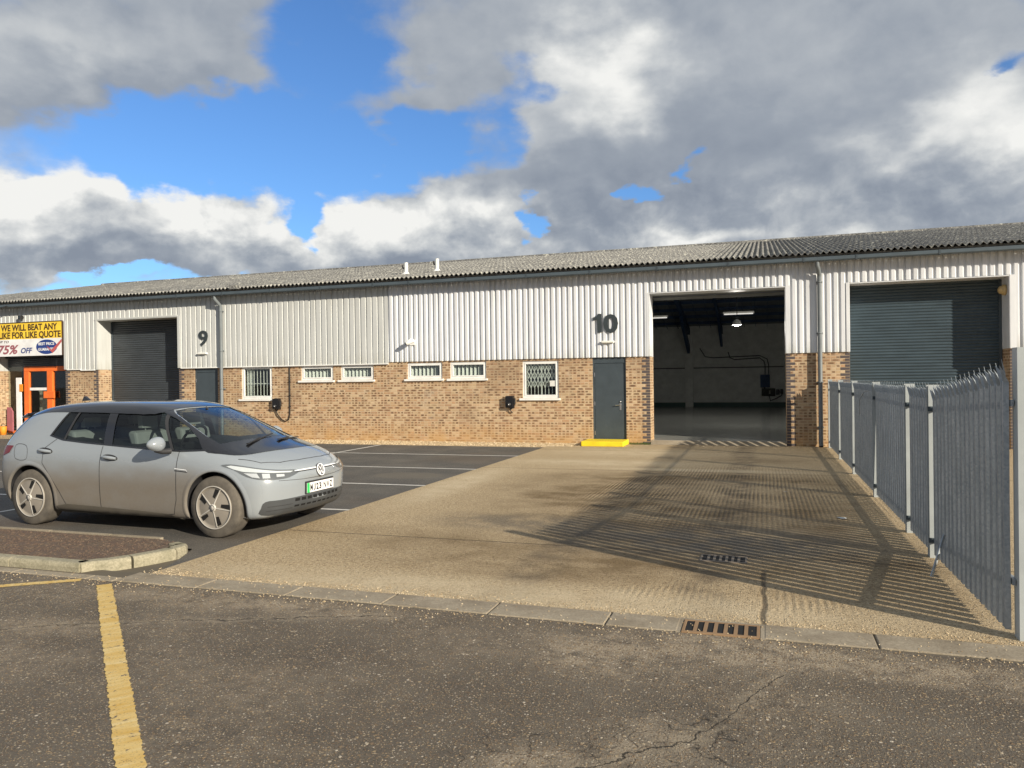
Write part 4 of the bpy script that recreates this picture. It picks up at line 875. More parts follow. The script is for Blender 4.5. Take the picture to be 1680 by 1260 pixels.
# shop front of the left unit
def shopfront():
    u, P = U8, P8; Y = D+.57; x0, x1 = -27.33, -23.84
    P(build('inner_floor', MB().box(-34, -23.3, D+.5, REAR_Y-.2, -.04, .05), 'interior_floor', u))
    P(build('shutter_box', MB().box(x0+.02, x1-.02, Y-.12, Y+.25, 2.88, 4.1), 'charcoal_shutter', u))
    mb = MB(); z = 2.56
    while z < 2.86: mb.box(x0+.05, x1-.05, Y-.03+.0, Y+.0, z+.004, z+.066); z += .075
    P(build('roller_shutter', mb, 'charcoal_shutter', u))
    fr = MB().box(-26.46, x1-.02, Y-.06, Y+.04, 2.37, 2.55).box(-26.46, -26.21, Y-.06, Y+.04, .05, 2.37).box(-25.31, -25.04, Y-.07, Y+.04, .05, 2.37).box(-24.0, x1-.02, Y-.06, Y+.04, .05, 2.37).box(-27.3, -26.47, Y-.05, Y+.03, .0, .14)
    f = build('shop_door_frame', fr, 'orange_frame', u, bevel=.012); P(f)
    build('pane', MB().box(-26.2, -25.32, Y+.0, Y+.008, .15, 2.36).box(-25.03, -24.01, Y+.0, Y+.008, .15, 2.36).box(-27.3, -26.47, Y+.0, Y+.008, .15, 2.86), 'window_glass', f)
    build('push_bar', MB().box(-25.42, -24.90, Y-.13, Y-.065, 1.36, 1.62), 'orange_frame', f, bevel=.02)
    build('mid_rail', MB().box(-26.2, -25.32, Y-.03, Y-.005, 1.66, 1.76), 'sign_white', f)
    P(build('white_panel', MB().box(-26.81, -26.56, Y-.10, Y-.06, .10, 2.14), 'sign_white', u, bevel=.004))
    P(build('safety_notice', MB().box(-26.62, -26.45, Y-.12, Y-.105, 1.62, 1.90), 'goods_amber', u))
    P(build('dark_room', MB().box(-27.6, -23.5, D+2.6, D+2.62, 0, 4.2), 'room_dark', u))  # near-black sheet standing in for the unlit shop depth
    t = thing('display_board', 'tall grey board leaning inside the shop door behind the glass', 'board', (-25.8, Y+.35, .05))
    build('panel', MB().box(-.38, .10, 0, .06, 0, 1.55), 'goods_grey', t, bevel=.01); build('post', MB().box(.14, .27, .0, .1, 0, 1.5), 'goods_dark', t, bevel=.01)
    build('edge_trim', MB().box(-.40, .12, -.005, .065, 1.55, 1.60), 'goods_grey', t)
    t = thing('banner_stand', 'dark red leaflet board standing at the left of the shop doorway', 'sign', (-26.98, Y-.22, .0))
    build('board', MB().prism([(-.16, 0, .18), (.12, 0, .12), (.12, 0, .86), (.02, 0, 1.02), (-.16, 0, 1.04)], (0, .05, 0)), 'sign_maroon', t); build('foot', MB().box(-.15, .11, -.06, .12, .0, .05), 'black_plastic', t)
    t = thing('floor_canister', 'small orange yellow tub on the shop threshold', 'tub', (-27.17, Y-.35, 0))
    build('tub', MB().lathe([(0, 0), (.10, 0), (.12, .30), (.10, .32), (0, .32)], (0, 0, 0), (0, 0, 1), 20), 'goods_amber', t); build('handle', MB().tube([(-.11, 0, .29), (-.08, 0, .40), (.08, 0, .40), (.11, 0, .29)], .008, 8), 'black_plastic', t)
    # banner
    b = thing('shop_banner', 'yellow and white banner offering to beat any like for like quote', 'banner', (-25.6, D-.05, 2.92))
    def Q(o): o.location = (25.6, -(D-.05), -2.92); return o
    yb = D-.07; X0 = -27.45; X1 = -23.87
    Q(build('white_board', MB().box(X0, X1, yb, D-.052, 2.925, 3.545), 'sign_white', b)); Q(build('yellow_board', MB().box(X0, X1, yb, D-.052, 3.545, 4.14), 'sign_yellow', b))
    Q(build('board_edge', MB().box(X0, X1, yb-.02, D-.05, 4.142, 4.165).box(X1, X1+.02, yb-.02, D-.05, 2.92, 4.165), 'sign_brown', b))
    T = lambda body, h, a, c, z, mat, bo=0., sh=0., dy=0.: Q(text('lettering', body, h, a, c, z, yb-.001-dy, mat, b, bo, sh))
    T('WE WILL BEAT ANY', .235, -26.84, -24.10, 3.86, 'sign_brown', .032); T('LIKE FOR LIKE QUOTE', .235, -26.94, -23.94, 3.585, 'sign_brown', .032)
    T('UP TO', .08, -26.98, -26.45, 3.42, 'sign_brown', .01, .2); T('75%', .33, -27.03, -25.97, 3.02, 'sign_maroon', .03, .25); T('OFF', .20, -25.86, -25.30, 3.03, 'sign_blue', .025, .25)
    cx, cz, ax, az_ = -24.62, 3.235, .50, .265
    el = [(cx+ax*math.cos(k/40*2*math.pi), yb, cz+az_*math.sin(k/40*2*math.pi)) for k in range(40)]
    Q(build('blue_oval', MB().prism(el, (0, -.002, 0)), 'sign_blue', b))
    T('BEST PRICE', .10, -25.0, -24.25, 3.30, 'sign_white', .02, 0, .003); T('GUARANTEE', .10, -25.02, -24.20, 3.10, 'sign_white', .02, 0, .003)
    Q(build('red_tick', MB().prism([(-24.62, yb-.008, 3.27), (-24.52, yb-.008, 3.22), (-24.38, yb-.008, 3.12), (-23.90, yb-.008, 3.50), (-23.90, yb-.008, 3.40), (-24.33, yb-.008, 3.0)], (0, -.002, 0)), 'sign_red', b))
shopfront()
# ---------------------------------------------------------------- palisade fence
def fence():
    f = thing('palisade_fence', 'galvanised steel palisade fence with splayed spiked tops running up the right of the apron', 'fence', (1.605, 13.3, 0))
    def Q(o): o.location = (-1.605, -13.3, 0); return o
    posts = [(5.97, 1.975), (8.43, 1.70), (9.70, 1.70), (12.42, 1.705), (15.24, 1.71), (17.9, 1.715), (20.68, 1.72)]
    X = 1.605
    for i, (y, h) in enumerate(posts):
        mb = MB(); w, dd, tk = .095, .10, .008
        if i == 0: w, dd, tk = .105, .11, .010
        X = 1.580 if i else 1.668
        mb.box(X-w/2, X+w/2, y-dd/2, y-dd/2+tk, -.1, h).box(X-w/2, X+w/2, y+dd/2-tk, y+dd/2, -.1, h).box(X-tk/2, X+tk/2, y-dd/2+tk, y+dd/2-tk, -.1, h)
        if i == 0: mb.box(X-w/2, X-w/2+tk, y-dd/2+tk, y+dd/2-tk, -.1, h)
        Q(build('post', mb, 'post_lit_zinc', f))  # lit copy of the fence zinc: sunlight on the posts put into the colour
    X = 1.605
    def pale(mb, y, h, lean=0.0, bend=0.0, out=0.0):
        # W section pale with three splayed spikes
        w = .098; prof = [(-w/2, .0), (-w*.36, .030), (-w*.20, .032), (0, .006), (w*.20, .032), (w*.36, .030), (w/2, .0)]
        x0 = X-.012; zs = [.045, h*.5, h-.16]; vs = []
        for z in zs:
            k = z/h; yy = y+lean*k; xo = bend*math.sin(k*math.pi)-out*k
            for a, b in prof: vs.append((x0-b+xo, yy+a, z))
        n = len(prof); base = 2*n
        # spikes: left, centre and right tips curl outward
        L = len(vs); z1 = h-.16; yy = y+lean; xo = bend*math.sin(math.pi*(h-.16)/h)-out
        vs += [(x0-.055+xo, yy-w*.5, h-.045), (x0-.030+xo, yy, h+.0), (x0-.055+xo, yy+w*.5, h-.045), (x0-.012+xo, yy-w*.16, h-.10), (x0-.012+xo, yy+w*.16, h-.10)]
        fs = [(j*n+i, j*n+i+1, (j+1)*n+i+1, (j+1)*n+i) for j in range(2) for i in range(n-1)]
        b0 = base
        fs += [(b0, b0+1, L+0), (b0+1, b0+2, L+3, L+0), (b0+2, b0+3, L+1, L+3), (b0+3, b0+4, L+4, L+1), (b0+4, b0+5, L+2, L+4), (b0+5, b0+6, L+2)]
        mb.add(vs, fs)
    for i in range(len(posts)-1):
        (ya, ha), (yb, hb) = posts[i], posts[i+1]
        a, b = ya+(.13 if i else .09), yb-.14; n = max(2, round((b-a)/.1515)); mb = MB()
        for k in range(n+1):
            y = a+(b-a)*k/n; t = (y-ya)/(yb-ya); h = (1.90*(1-t)+1.70*t) if i == 0 else (1.725 if i > 1 else 1.72)
            lean = random.uniform(-.008, .008); out = 0
            if i == 2: t2 = (k/n); lean = .03+.17*max(0, .62-abs(t2-.40))*random.uniform(.8, 1.2)   # knocked panel
            if i == 0 and k == n-1: out = .0
            pale(mb, y, h+random.uniform(-.006, .006), lean, random.uniform(-.004, .004), out)
        o = Q(build('pale_panel', mb, 'galvanised_steel', f, fix=False)); sm = o.modifiers.new('thickness', 'SOLIDIFY'); sm.thickness = .003
        top0 = (ha if i else 1.66)-.26; 
        ra, rb = (1.62 if i == 0 else ha)-.235, hb-.235
        for za, zb in ((1.60 if i == 0 else ra, rb), (.38 if i == 0 else .175, .175)):
            Q(build('rail', MB().box(0, 0, 0, 0, 0, 0) if False else MB().prism([(X-.008, ya, za-.022), (X+.004, ya, za-.022), (X+.004, ya, za+.022), (X-.008, ya, za+.022)], (0, yb-ya, zb-za)).prism([(X+.0045, ya, za+.012), (X+.04, ya, za+.012), (X+.04, ya, za+.022), (X+.0045, ya, za+.022)], (0, yb-ya, zb-za)), 'galvanised_steel', f))
    for i, (y, h) in enumerate(posts[1:-1]):
        for z in (h-.235, .175): Q(build('rail_bracket', MB().box(1.524, 1.636, y-.062, y-.051, z-.024, z+.024), 'gutter_paint', f))
    Q(build('loose_strap', MB().bar((X-.10, 7.60, .38), (X-.22, 7.52, .02), .012, .022), 'galvanised_steel', f))
    Q(build('loose_wire', MB().tube([(X-.12, 13.6, 1.15), (X-.15, 13.3, 1.42), (X-.13, 12.9, 1.55), (X-.10, 12.6, 1.58)], .005, 6), 'galvanised_steel', f))
fence()

# ---------------------------------------------------------------- gully gratings
def gully(x0, x1, y0, y1, label, mat, bars=7):
    cx, cy = (x0+x1)/2, (y0+y1)/2
    t = thing('drain_grating', label, 'drain cover', (cx, cy, 0), group='iron drain gratings')
    a, b, c, d = x0-cx, x1-cx, y0-cy, y1-cy
    z0, z1 = -.02, .008; fw = .022
    m = MB().box(a, b, c, c+fw*1.5, z0, z1).box(a, b, d-fw, d, z0, z1).box(a, a+fw, c+fw*1.5, d-fw, z0, z1).box(b-fw, b, c+fw*1.5, d-fw, z0, z1)
    build('frame', m, mat, t, bevel=.003)
    build('pit', MB().box(a+.004, b-.004, c+.004, d-.004, .0035, .0045), 'drain_dark', t)  # flat near-black sheet; shade of the hole put into its colour
    m = MB(); n = bars; W = b-a-2*fw
    for k in range(1, n):
        x = a+fw+W*k/n; m.prism([(x-.013, c+fw*1.5, .0046), (x+.013, c+fw*1.5, .0046), (x+.013, d-fw, .0046), (x-.013, d-fw, .0046)], (0, 0, .004))
    build('bar', m, mat, t)
gully(-.575, -.045, 5.48, 5.76, 'rusty iron gully grating set in the kerb channel at the road edge', 'rust_iron', 7)
gully(-.62, -.17, 7.66, 7.95, 'dark iron gully grating in the fence shadow on the concrete apron', 'iron', 7)
struct('gully_surround', MB().box(-.615, -.58, 5.47, 5.80, -.01, .0035).box(-.04, -.005, 5.47, 5.80, -.01, .0035).box(-.58, -.04, 5.765, 5.80, -.01, .0035), 'kerb_concrete')
# litter
def litter(x, y, s, label):
    mb = MB(); n = 7
    vs = [(math.cos(k/n*6.28)*s*random.uniform(.6, 1.1), math.sin(k/n*6.28)*s*.6*random.uniform(.6, 1.1), .004+random.random()*s*.12) for k in range(n)]+[(0, 0, s*.22)]
    mb.add(vs, [(k, (k+1) % n, n) for k in range(n)]); o = build('paper_scrap', mb, 'paper', loc=(x, y, .002), fix=False); tag(o, label, 'litter')
litter(.92, 10.42, .075, 'crumpled white paper scrap on the shaded apron beside the fence')
litter(.30, 12.6, .035, 'tiny pale scrap on the apron up the slope from the larger paper')
# ---------------------------------------------------------------- the parked hatchback
CW = .905
ST = [
 [(-0.665,0,0.42),(-0.665,0.25,0.42),(-0.665,0.36,0.44),(-0.67,0.42,0.52),(-0.67,0.44,0.6),(-0.67,0.44,0.68),(-0.665,0.42,0.75),(-0.66,0.36,0.8),(-0.655,0.28,0.83),(-0.65,0.15,0.84),(-0.65,0,0.84)],
 [(-0.64,0,0.28),(-0.64,0.5,0.28),(-0.64,0.62,0.32),(-0.65,0.7,0.45),(-0.655,0.73,0.6),(-0.655,0.73,0.74),(-0.645,0.7,0.86),(-0.62,0.62,0.96),(-0.61,0.5,1.0),(-0.6,0.25,1.02),(-0.6,0,1.02)],
 [(-0.56,0,0.22),(-0.56,0.68,0.22),(-0.58,0.78,0.27),(-0.58,0.84,0.45),(-0.57,0.86,0.65),(-0.555,0.85,0.84),(-0.52,0.81,1.0),(-0.46,0.7,1.18),(-0.44,0.6,1.275),(-0.46,0.38,1.33),(-0.48,0,1.345)],
 [(-0.33,0,0.19),(-0.33,0.72,0.19),(-0.35,0.86,0.24),(-0.35,0.9,0.45),(-0.34,0.905,0.67),(-0.32,0.89,0.88),(-0.29,0.845,1.04),(-0.24,0.77,1.2),(-0.2,0.672,1.347),(-0.2,0.456,1.399),(-0.2,0,1.4082)],
 [(0.05,0,0.17),(0.05,0.74,0.17),(0.05,0.875,0.2),(0.05,0.9,0.45),(0.05,0.91,0.7),(0.05,0.895,0.9),(0.05,0.85,1.03),(0.05,0.79,1.21),(0.05,0.7,1.405),(0.05,0.49,1.45),(0.05,0,1.457)],
 [(0.5,0,0.16),(0.5,0.74,0.16),(0.5,0.875,0.19),(0.5,0.885,0.42),(0.5,0.9,0.7),(0.5,0.892,0.885),(0.5,0.85,1.0),(0.5,0.79,1.21),(0.5,0.7,1.43),(0.5,0.49,1.48),(0.5,0,1.487)],
 [(1.05,0,0.16),(1.05,0.74,0.16),(1.05,0.87,0.18),(1.05,0.875,0.4),(1.05,0.895,0.68),(1.05,0.888,0.86),(1.05,0.85,0.975),(1.05,0.79,1.2),(1.05,0.695,1.435),(1.05,0.49,1.485),(1.05,0,1.492)],
 [(1.5,0,0.16),(1.5,0.74,0.16),(1.5,0.87,0.18),(1.5,0.875,0.4),(1.5,0.895,0.66),(1.5,0.888,0.84),(1.5,0.85,0.955),(1.5,0.79,1.18),(1.5,0.685,1.41),(1.5,0.49,1.465),(1.5,0,1.477)],
 [(1.9,0,0.16),(1.9,0.74,0.16),(1.9,0.87,0.18),(1.9,0.88,0.4),(1.9,0.898,0.65),(1.9,0.89,0.82),(1.9,0.852,0.94),(1.88,0.7825,1.14),(1.84,0.6765,1.324),(1.78,0.492,1.418),(1.76,0,1.4354)],
 [(2.25,0,0.16),(2.25,0.74,0.16),(2.25,0.87,0.18),(2.25,0.885,0.4),(2.25,0.902,0.64),(2.25,0.893,0.8),(2.28,0.853,0.925),(2.28,0.77,1.07),(2.24,0.685,1.165),(2.26,0.46,1.235),(2.28,0,1.265)],
 [(2.6,0,0.16),(2.6,0.74,0.16),(2.6,0.875,0.19),(2.6,0.89,0.42),(2.6,0.905,0.63),(2.62,0.885,0.8),(2.66,0.825,0.91),(2.67,0.76,0.955),(2.69,0.7,0.975),(2.78,0.46,1.0),(2.84,0,1.012)],
 [(2.95,0,0.17),(2.95,0.74,0.17),(2.95,0.86,0.21),(2.95,0.885,0.42),(2.95,0.895,0.62),(2.95,0.865,0.77),(2.96,0.79,0.865),(2.98,0.71,0.895),(3.0,0.62,0.912),(3.04,0.42,0.935),(3.08,0,0.95)],
 [(3.2,0,0.18),(3.2,0.7,0.18),(3.2,0.82,0.22),(3.2,0.85,0.42),(3.2,0.855,0.6),(3.2,0.82,0.71),(3.2,0.74,0.795),(3.22,0.65,0.825),(3.24,0.55,0.84),(3.27,0.36,0.855),(3.3,0,0.865)],
 [(3.42,0,0.2),(3.3,0.64,0.2),(3.32,0.74,0.24),(3.345,0.765,0.42),(3.36,0.76,0.58),(3.36,0.73,0.665),(3.34,0.66,0.735),(3.37,0.56,0.755),(3.4,0.46,0.765),(3.44,0.28,0.775),(3.46,0,0.78)],
 [(3.5,0,0.26),(3.45,0.48,0.26),(3.43,0.56,0.3),(3.44,0.58,0.42),(3.46,0.58,0.55),(3.46,0.55,0.625),(3.46,0.48,0.675),(3.48,0.4,0.695),(3.495,0.31,0.705),(3.515,0.18,0.715),(3.52,0,0.715)],
 [(3.535,0,0.38),(3.52,0.25,0.38),(3.515,0.3,0.4),(3.515,0.32,0.45),(3.515,0.33,0.5),(3.515,0.32,0.55),(3.52,0.29,0.575),(3.525,0.24,0.59),(3.53,0.18,0.6),(3.535,0.1,0.605),(3.535,0,0.605)],
]
def car_shell(level):
    K = 11; vs = []; idx = {}
    for u, ring in enumerate(ST):
        for k, p in enumerate(ring):
            idx[(u, k, 1)] = len(vs); vs.append((p[0], -p[1], p[2]))
            if 0 < k < K-1: idx[(u, k, -1)] = len(vs); vs.append((p[0], p[1], p[2]))
            else: idx[(u, k, -1)] = idx[(u, k, 1)]
    fs = []
    for u in range(len(ST)-1):
        for k in range(K-1):
            fs.append((idx[(u, k, 1)], idx[(u+1, k, 1)], idx[(u+1, k+1, 1)], idx[(u, k+1, 1)]))
            fs.append((idx[(u, k, -1)], idx[(u, k+1, -1)], idx[(u+1, k+1, -1)], idx[(u+1, k, -1)]))
    for u in (0, len(ST)-1):
        for k in range(K-1):
            q = [idx[(u, k, 1)], idx[(u, k+1, 1)], idx[(u, k+1, -1)], idx[(u, k, -1)]]; r_ = []
            for i in q:
                if i not in r_: r_.append(i)
            fs.append(tuple(r_))
    me = bpy.data.meshes.new('shell'); me.from_pydata(vs, [], fs)
    bm = bmesh.new(); bm.from_mesh(me); bmesh.ops.recalc_face_normals(bm, faces=bm.faces); bm.to_mesh(me); bm.free()
    o = bpy.data.objects.new('shell', me); COL.objects.link(o)
    m = o.modifiers.new('s', 'SUBSURF'); m.levels = level; m.render_levels = level
    bpy.context.view_layer.update(); dg = bpy.context.evaluated_depsgraph_get()
    out = bpy.data.meshes.new_from_object(o.evaluated_get(dg)); bpy.data.objects.remove(o)
    return out
def smooth_poly(pts, sub=3, closed=True):
    """Catmull-Rom rounding of an outline"""
    n = len(pts); out = []
    for i in range(n):
        p0, p1, p2, p3 = pts[(i-1) % n], pts[i], pts[(i+1) % n], pts[(i+2) % n]
        for k in range(sub):
            t = k/sub; out.append(tuple(.5*((2*b)+(-a+c)*t+(2*a-5*b+4*c-d)*t*t+(-a+3*b-3*c+d)*t**3) for a, b, c, d in zip(p0, p1, p2, p3)))
    return out
def build_car():
    sc = 1.072; hd = R(-2.0)
    h = Vector((math.cos(hd), math.sin(hd), 0)); lat = Vector((-h.y, h.x, 0))
    org = Vector((-9.06, 7.405, 0))+lat*(.905*sc)
    car = thing('parked_car', 'dusty grey five door hatchback with black roof parked beside the kerbed island', 'car', tuple(org), hd); car.scale = (sc,)*3
    fine = car_shell(4)
    bmf = bmesh.new(); bmf.from_mesh(fine); tree = BVHTree.FromBMesh(bmf)
    def cast(o, d):
        r = tree.ray_cast(Vector(o), Vector(d)); return r[0], r[1]
    def patch(name, poly, mode, mat, parent=car, off=.003, res=.03, side=-1, thick=0, dirv=None):
        """a skin that follows the body: outline drawn in a side / front / rear / top / corner view, laid on the surface"""
        bm = bmesh.new(); f = bm.faces.new([bm.verts.new((a, b, 0)) for a, b in poly])
        xs = [p[0] for p in poly]; ys = [p[1] for p in poly]
        bmesh.ops.triangulate(bm, faces=bm.faces[:], ngon_method='EAR_CLIP') if False else None
        def cut(lo, hi, nor, mk):
            n = int((hi-lo)/res)
            for i in range(1, n+1):
                c = lo+(hi-lo)*i/(n+1)
                bmesh.ops.bisect_plane(bm, geom=bm.verts[:]+bm.edges[:]+bm.faces[:], plane_co=mk(c), plane_no=nor)
        cut(min(xs), max(xs), (1, 0, 0), lambda c: (c, 0, 0)); cut(min(ys), max(ys), (0, 1, 0), lambda c: (0, c, 0))
        if mode == 'side': conv = lambda a, b: ((a, side*3, b), (0, -side, 0))
        elif mode == 'front': conv = lambda a, b: ((6, a, b), (-1, 0, 0))
        elif mode == 'rear': conv = lambda a, b: ((-4, a, b), (1, 0, 0))
        elif mode == 'top': conv = lambda a, b: ((a, b, 4), (0, 0, -1))
        else:
            dd = Vector(dirv).normalized(); pr = Vector((-dd.y, dd.x, 0))*side*-1   # corner view; a runs along pr
            conv = lambda a, b: (tuple(Vector((2.9, side*.5, b))+pr*a-dd*4), tuple(dd))
        for v in bm.verts:
            o, d = conv(v.co.x, v.co.y); p, n = cast(o, d)
            if p is None:
                p, n, _, _ = tree.find_nearest(Vector(o)+Vector(d)*3)
            if n.dot(Vector(d)) > 0: n = -n
            v.co = p+n*off
        bmesh.ops.recalc_face_normals(bm, faces=bm.faces)
        me = bpy.data.meshes.new(name); bm.to_mesh(me); bm.free()
        for pl in me.polygons: pl.use_smooth = True
        o = link(name, me, mat, parent)
        if thick: m = o.modifiers.new('t', 'SOLIDIFY'); m.thickness = thick
        return o
    def strip(name, line, w, mode, mat, parent=car, off=.002, side=-1, dirv=None, res=.04):
        L = []; Rr = []
        for i, p in enumerate(line):
            a = Vector(line[max(0, i-1)]); b = Vector(line[min(len(line)-1, i+1)]); d = (b-a).normalized(); n = Vector((-d.y, d.x))*w/2
            L.append((p[0]+n.x, p[1]+n.y)); Rr.append((p[0]-n.x, p[1]-n.y))
        return patch(name, L+Rr[::-1], mode, mat, parent, off, res, side, 0, dirv)
    # ---- outlines
    DLO = [(.285, 1.085), (.50, 1.035), (.85, 1.008), (1.25, .985), (1.60, .965), (1.95, .945), (2.30, .935), (2.57, .945), (2.43, 1.068), (2.22, 1.190), (2.00, 1.292), (1.78, 1.372), (1.52, 1.412), (1.2, 1.432), (.85, 1.428), (.58, 1.405), (.47, 1.365)]
    def inset(poly, d):
        n = len(poly); out = []
        ar = sum(poly[i][0]*poly[(i+1) % n][1]-poly[(i+1) % n][0]*poly[i][1] for i in range(n))
        s_ = 1 if ar > 0 else -1
        for i in range(n):
            a, b, c = Vector(poly[i-1]), Vector(poly[i]), Vector(poly[(i+1) % n]); e1 = (b-a).normalized(); e2 = (c-b).normalized()
            n1 = Vector((-e1.y, e1.x))*s_; n2 = Vector((-e2.y, e2.x))*s_; m = (n1+n2); m = m/max(.35, m.length_squared)*2 if m.length_squared > 0 else n1
            m = m*.5*1.0
            out.append((b.x+m.x*d*1.0, b.y+m.y*d*1.0))
        return out
    WS = [(-.66, .985), (-.40, 1.005), (0, 1.012), (.40, 1.005), (.66, .985), (.635, 1.09), (.575, 1.24), (.52, 1.34), (.46, 1.378), (.25, 1.397), (0, 1.40), (-.25, 1.397), (-.46, 1.378), (-.52, 1.34), (-.575, 1.24), (-.635, 1.09)]
    # ---- body solid with wheel wells and cabin cut out
    base = car_shell(4); body = link('body', base, ['grey_car_paint', 'cabin_dark', 'trim_black'], car)
    for pl in base.polygons: pl.use_smooth = True
    cutters = []
    def cutter(mb, mi):
        me = bpy.data.meshes.new('c'); me.from_pydata(mb.v, [], mb.f); bm = bmesh.new(); bm.from_mesh(me); bmesh.ops.recalc_face_normals(bm, faces=bm.faces); bm.to_mesh(me); bm.free()
        for m in ('grey_car_paint', 'cabin_dark', 'trim_black'): me.materials.append(MATS[m])
        for pl in me.polygons: pl.material_index = mi
        o = bpy.data.objects.new('c', me); COL.objects.link(o); o.parent = car
        m = body.modifiers.new('b', 'BOOLEAN'); m.operation = 'DIFFERENCE'; m.object = o; m.solver = 'EXACT'
        cutters.append(o)
    WR = .392; wheels = ((0.0, .335), (2.77, .335))
    for x, z in wheels:
        for s_ in (-1, 1):
            n = 72; ring = [(x+WR*math.cos(k/n*6.2832), s_*1.1, z+WR*math.sin(k/n*6.2832)) for k in range(n)]
            cutter(MB().prism(ring, (0, -s_*.50, 0)), 2)
    cutter(MB().prism([(a, -1.2, b) for a, b in inset(DLO, .012)], (0, 2.4, 0)), 1)
    cutter(MB().prism([(1.35, a, b) for a, b in inset(WS, .012)], (1.9, 0, 0)), 1)
    RW = [(-.55, .97), (0, .99), (.55, .97), (.50, 1.22), (.25, 1.26), (-.25, 1.26), (-.50, 1.22)]
    cutter(MB().prism([(-1.2, a, b) for a, b in RW], (2.0, 0, 0)), 1)
    bpy.context.view_layer.update(); dg = bpy.context.evaluated_depsgraph_get()
    nm = bpy.data.meshes.new_from_object(body.evaluated_get(dg)); body.modifiers.clear(); body.data = nm; nm.name = 'body'
    for c in cutters: bpy.data.objects.remove(c)
    print('BODY MATS', [m.name for m in nm.materials], len(nm.polygons), {i: sum(1 for p_ in nm.polygons if p_.material_index == i) for i in range(4)})
    for pl in nm.polygons: pl.use_smooth = pl.material_index == 0
    # ---- glass and black frames
    for s_ in (-1, 1):
        fr = inset(DLO, -.016); inn = inset(DLO, .018)
        n = len(DLO)
        # frame as a closed band: split into segments
        band = MB()
        bm_pts = []
        def lay(a, b, off):
            p, nn = cast((a, s_*3, b), (0, -s_, 0))
            if p is None: p, nn, _, _ = tree.find_nearest(Vector((a, s_*.9, b)))
            if nn.y*s_ < 0: nn = -nn
            return Vector(p)+nn*off
        vs = []; m_ = 6; fs = []; cnt = n*m_
        for i in range(n):
            for k in range(m_):
                t = k/m_; o1 = [fr[i][j]*(1-t)+fr[(i+1) % n][j]*t for j in (0, 1)]; i1 = [inn[i][j]*(1-t)+inn[(i+1) % n][j]*t for j in (0, 1)]
                vs += [lay(*o1, .004), lay((o1[0]+i1[0])/2, (o1[1]+i1[1])/2, .006), lay(*i1, .003)]
        for i in range(cnt):
            j = (i+1) % cnt
            fs += [(3*i, 3*j, 3*j+1, 3*i+1), (3*i+1, 3*j+1, 3*j+2, 3*i+2)]
        band.add(vs, fs, True); build('window_frame', band, 'car_black', car)
        side_gl = inset(DLO, .008)
        patch('side_glass', side_gl, 'side', 'car_glass', off=-.006, side=s_, res=.05)
        patch('door_pillar', [(1.145, .985), (1.28, .975), (1.235, 1.40), (1.11, 1.40)], 'side', 'car_black', off=.001, side=s_)
        patch('mirror_pillar', [(2.145, .945), (2.185, .945), (1.90, 1.325), (1.855, 1.335)], 'side', 'trim_black', off=.001, side=s_)
        patch('quarter_pillar', [(.50, 1.035), (.535, 1.03), (.66, 1.38), (.625, 1.38)], 'side', 'trim_black', off=.001, side=s_)
        # roof edge above the windows, A pillar down to the cowl, all gloss black
        edge = []
        for a, b in inset(WS, -.004):
            if a*s_ > .42:
                q_ = cast((6, a, b), (-1, 0, 0))[0]; edge.append((q_.x, q_.z))
        edge.sort(key=lambda q: q[0])
        print('EDGE', edge)
        patch('black_pillar', [(2.55, .957), (2.43, 1.076), (2.22, 1.198), (2.00, 1.300), (1.78, 1.380), (1.52, 1.420), (1.48, 1.436)]+[q for q in edge if q[0] > 1.5]+[(2.84, .935), (2.72, .92)], 'side', 'car_black', off=.0045, side=s_, res=.03)
    RX = cast((6, 0, 1.405), (-1, 0, 0))[0].x; print('RX', RX)
    patch('roof_panel', smooth_poly([(-.47, -.45), (-.44, -.585), (-.2, -.675), (.1, -.70), (.5, -.715), (1.1, -.715), (1.6, -.69), (1.80, -.60), (RX, -.36), (RX, 0), (RX, .36), (1.80, .60), (1.6, .69), (1.1, .715), (.5, .715), (.1, .70), (-.2, .675), (-.44, .585), (-.47, .45), (-.485, 0)], 2), 'top', 'car_black', off=.006, res=.05)
    # spoiler
    sp = MB(); 
    sp.add([(-.40, -.60, 1.30), (-.40, .60, 1.30), (-.40, .60, 1.345), (-.40, -.60, 1.345), (-.64, -.50, 1.27), (-.64, .50, 1.27), (-.64, .50, 1.285), (-.64, -.50, 1.285)], [(0, 3, 2, 1), (4, 5, 6, 7), (0, 1, 5, 4), (3, 7, 6, 2), (0, 4, 7, 3), (1, 2, 6, 5)])
    build('spoiler', sp, 'car_black', car, bevel=.01)
    ws3 = []
    for a, b in inset(WS, .002):
        q_ = cast((6, a, b), (-1, 0, 0))[0]; ws3.append((q_.x, a))
    patch('windscreen', ws3, 'top', 'car_glass', off=-.004, res=.05)
    patch('rear_screen', inset(RW, -.02), 'rear', 'car_glass', off=.004, res=.06)
    # black cowl and the dark band at the rear of the bonnet
    patch('cowl_panel', smooth_poly([(2.58, -.80), (2.80, -.775), (2.98, -.70), (3.08, -.50), (3.15, 0), (3.08, .50), (2.98, .70), (2.80, .775), (2.58, .80), (2.66, .66), (2.74, .40), (2.78, 0), (2.74, -.40), (2.66, -.66)], 3), 'top', 'car_black', off=.004, res=.05)
    for a, b in (((2.86, -.45), (2.74, .16)), ((2.90, .05), (2.78, .62))):
        pa = cast((a[0], a[1], 4), (0, 0, -1))[0]+Vector((0, 0, .02)); pb = cast((b[0], b[1], 4), (0, 0, -1))[0]+Vector((0, 0, .025))
        build('wiper', MB().bar(pa, pb, .014, .012).bar(pa+Vector((.02, .0, 0)), (pa+pb)/2+Vector((0, 0, .015)), .012), 'trim_black', car)
    # shut lines
    gap = 'trim_black'
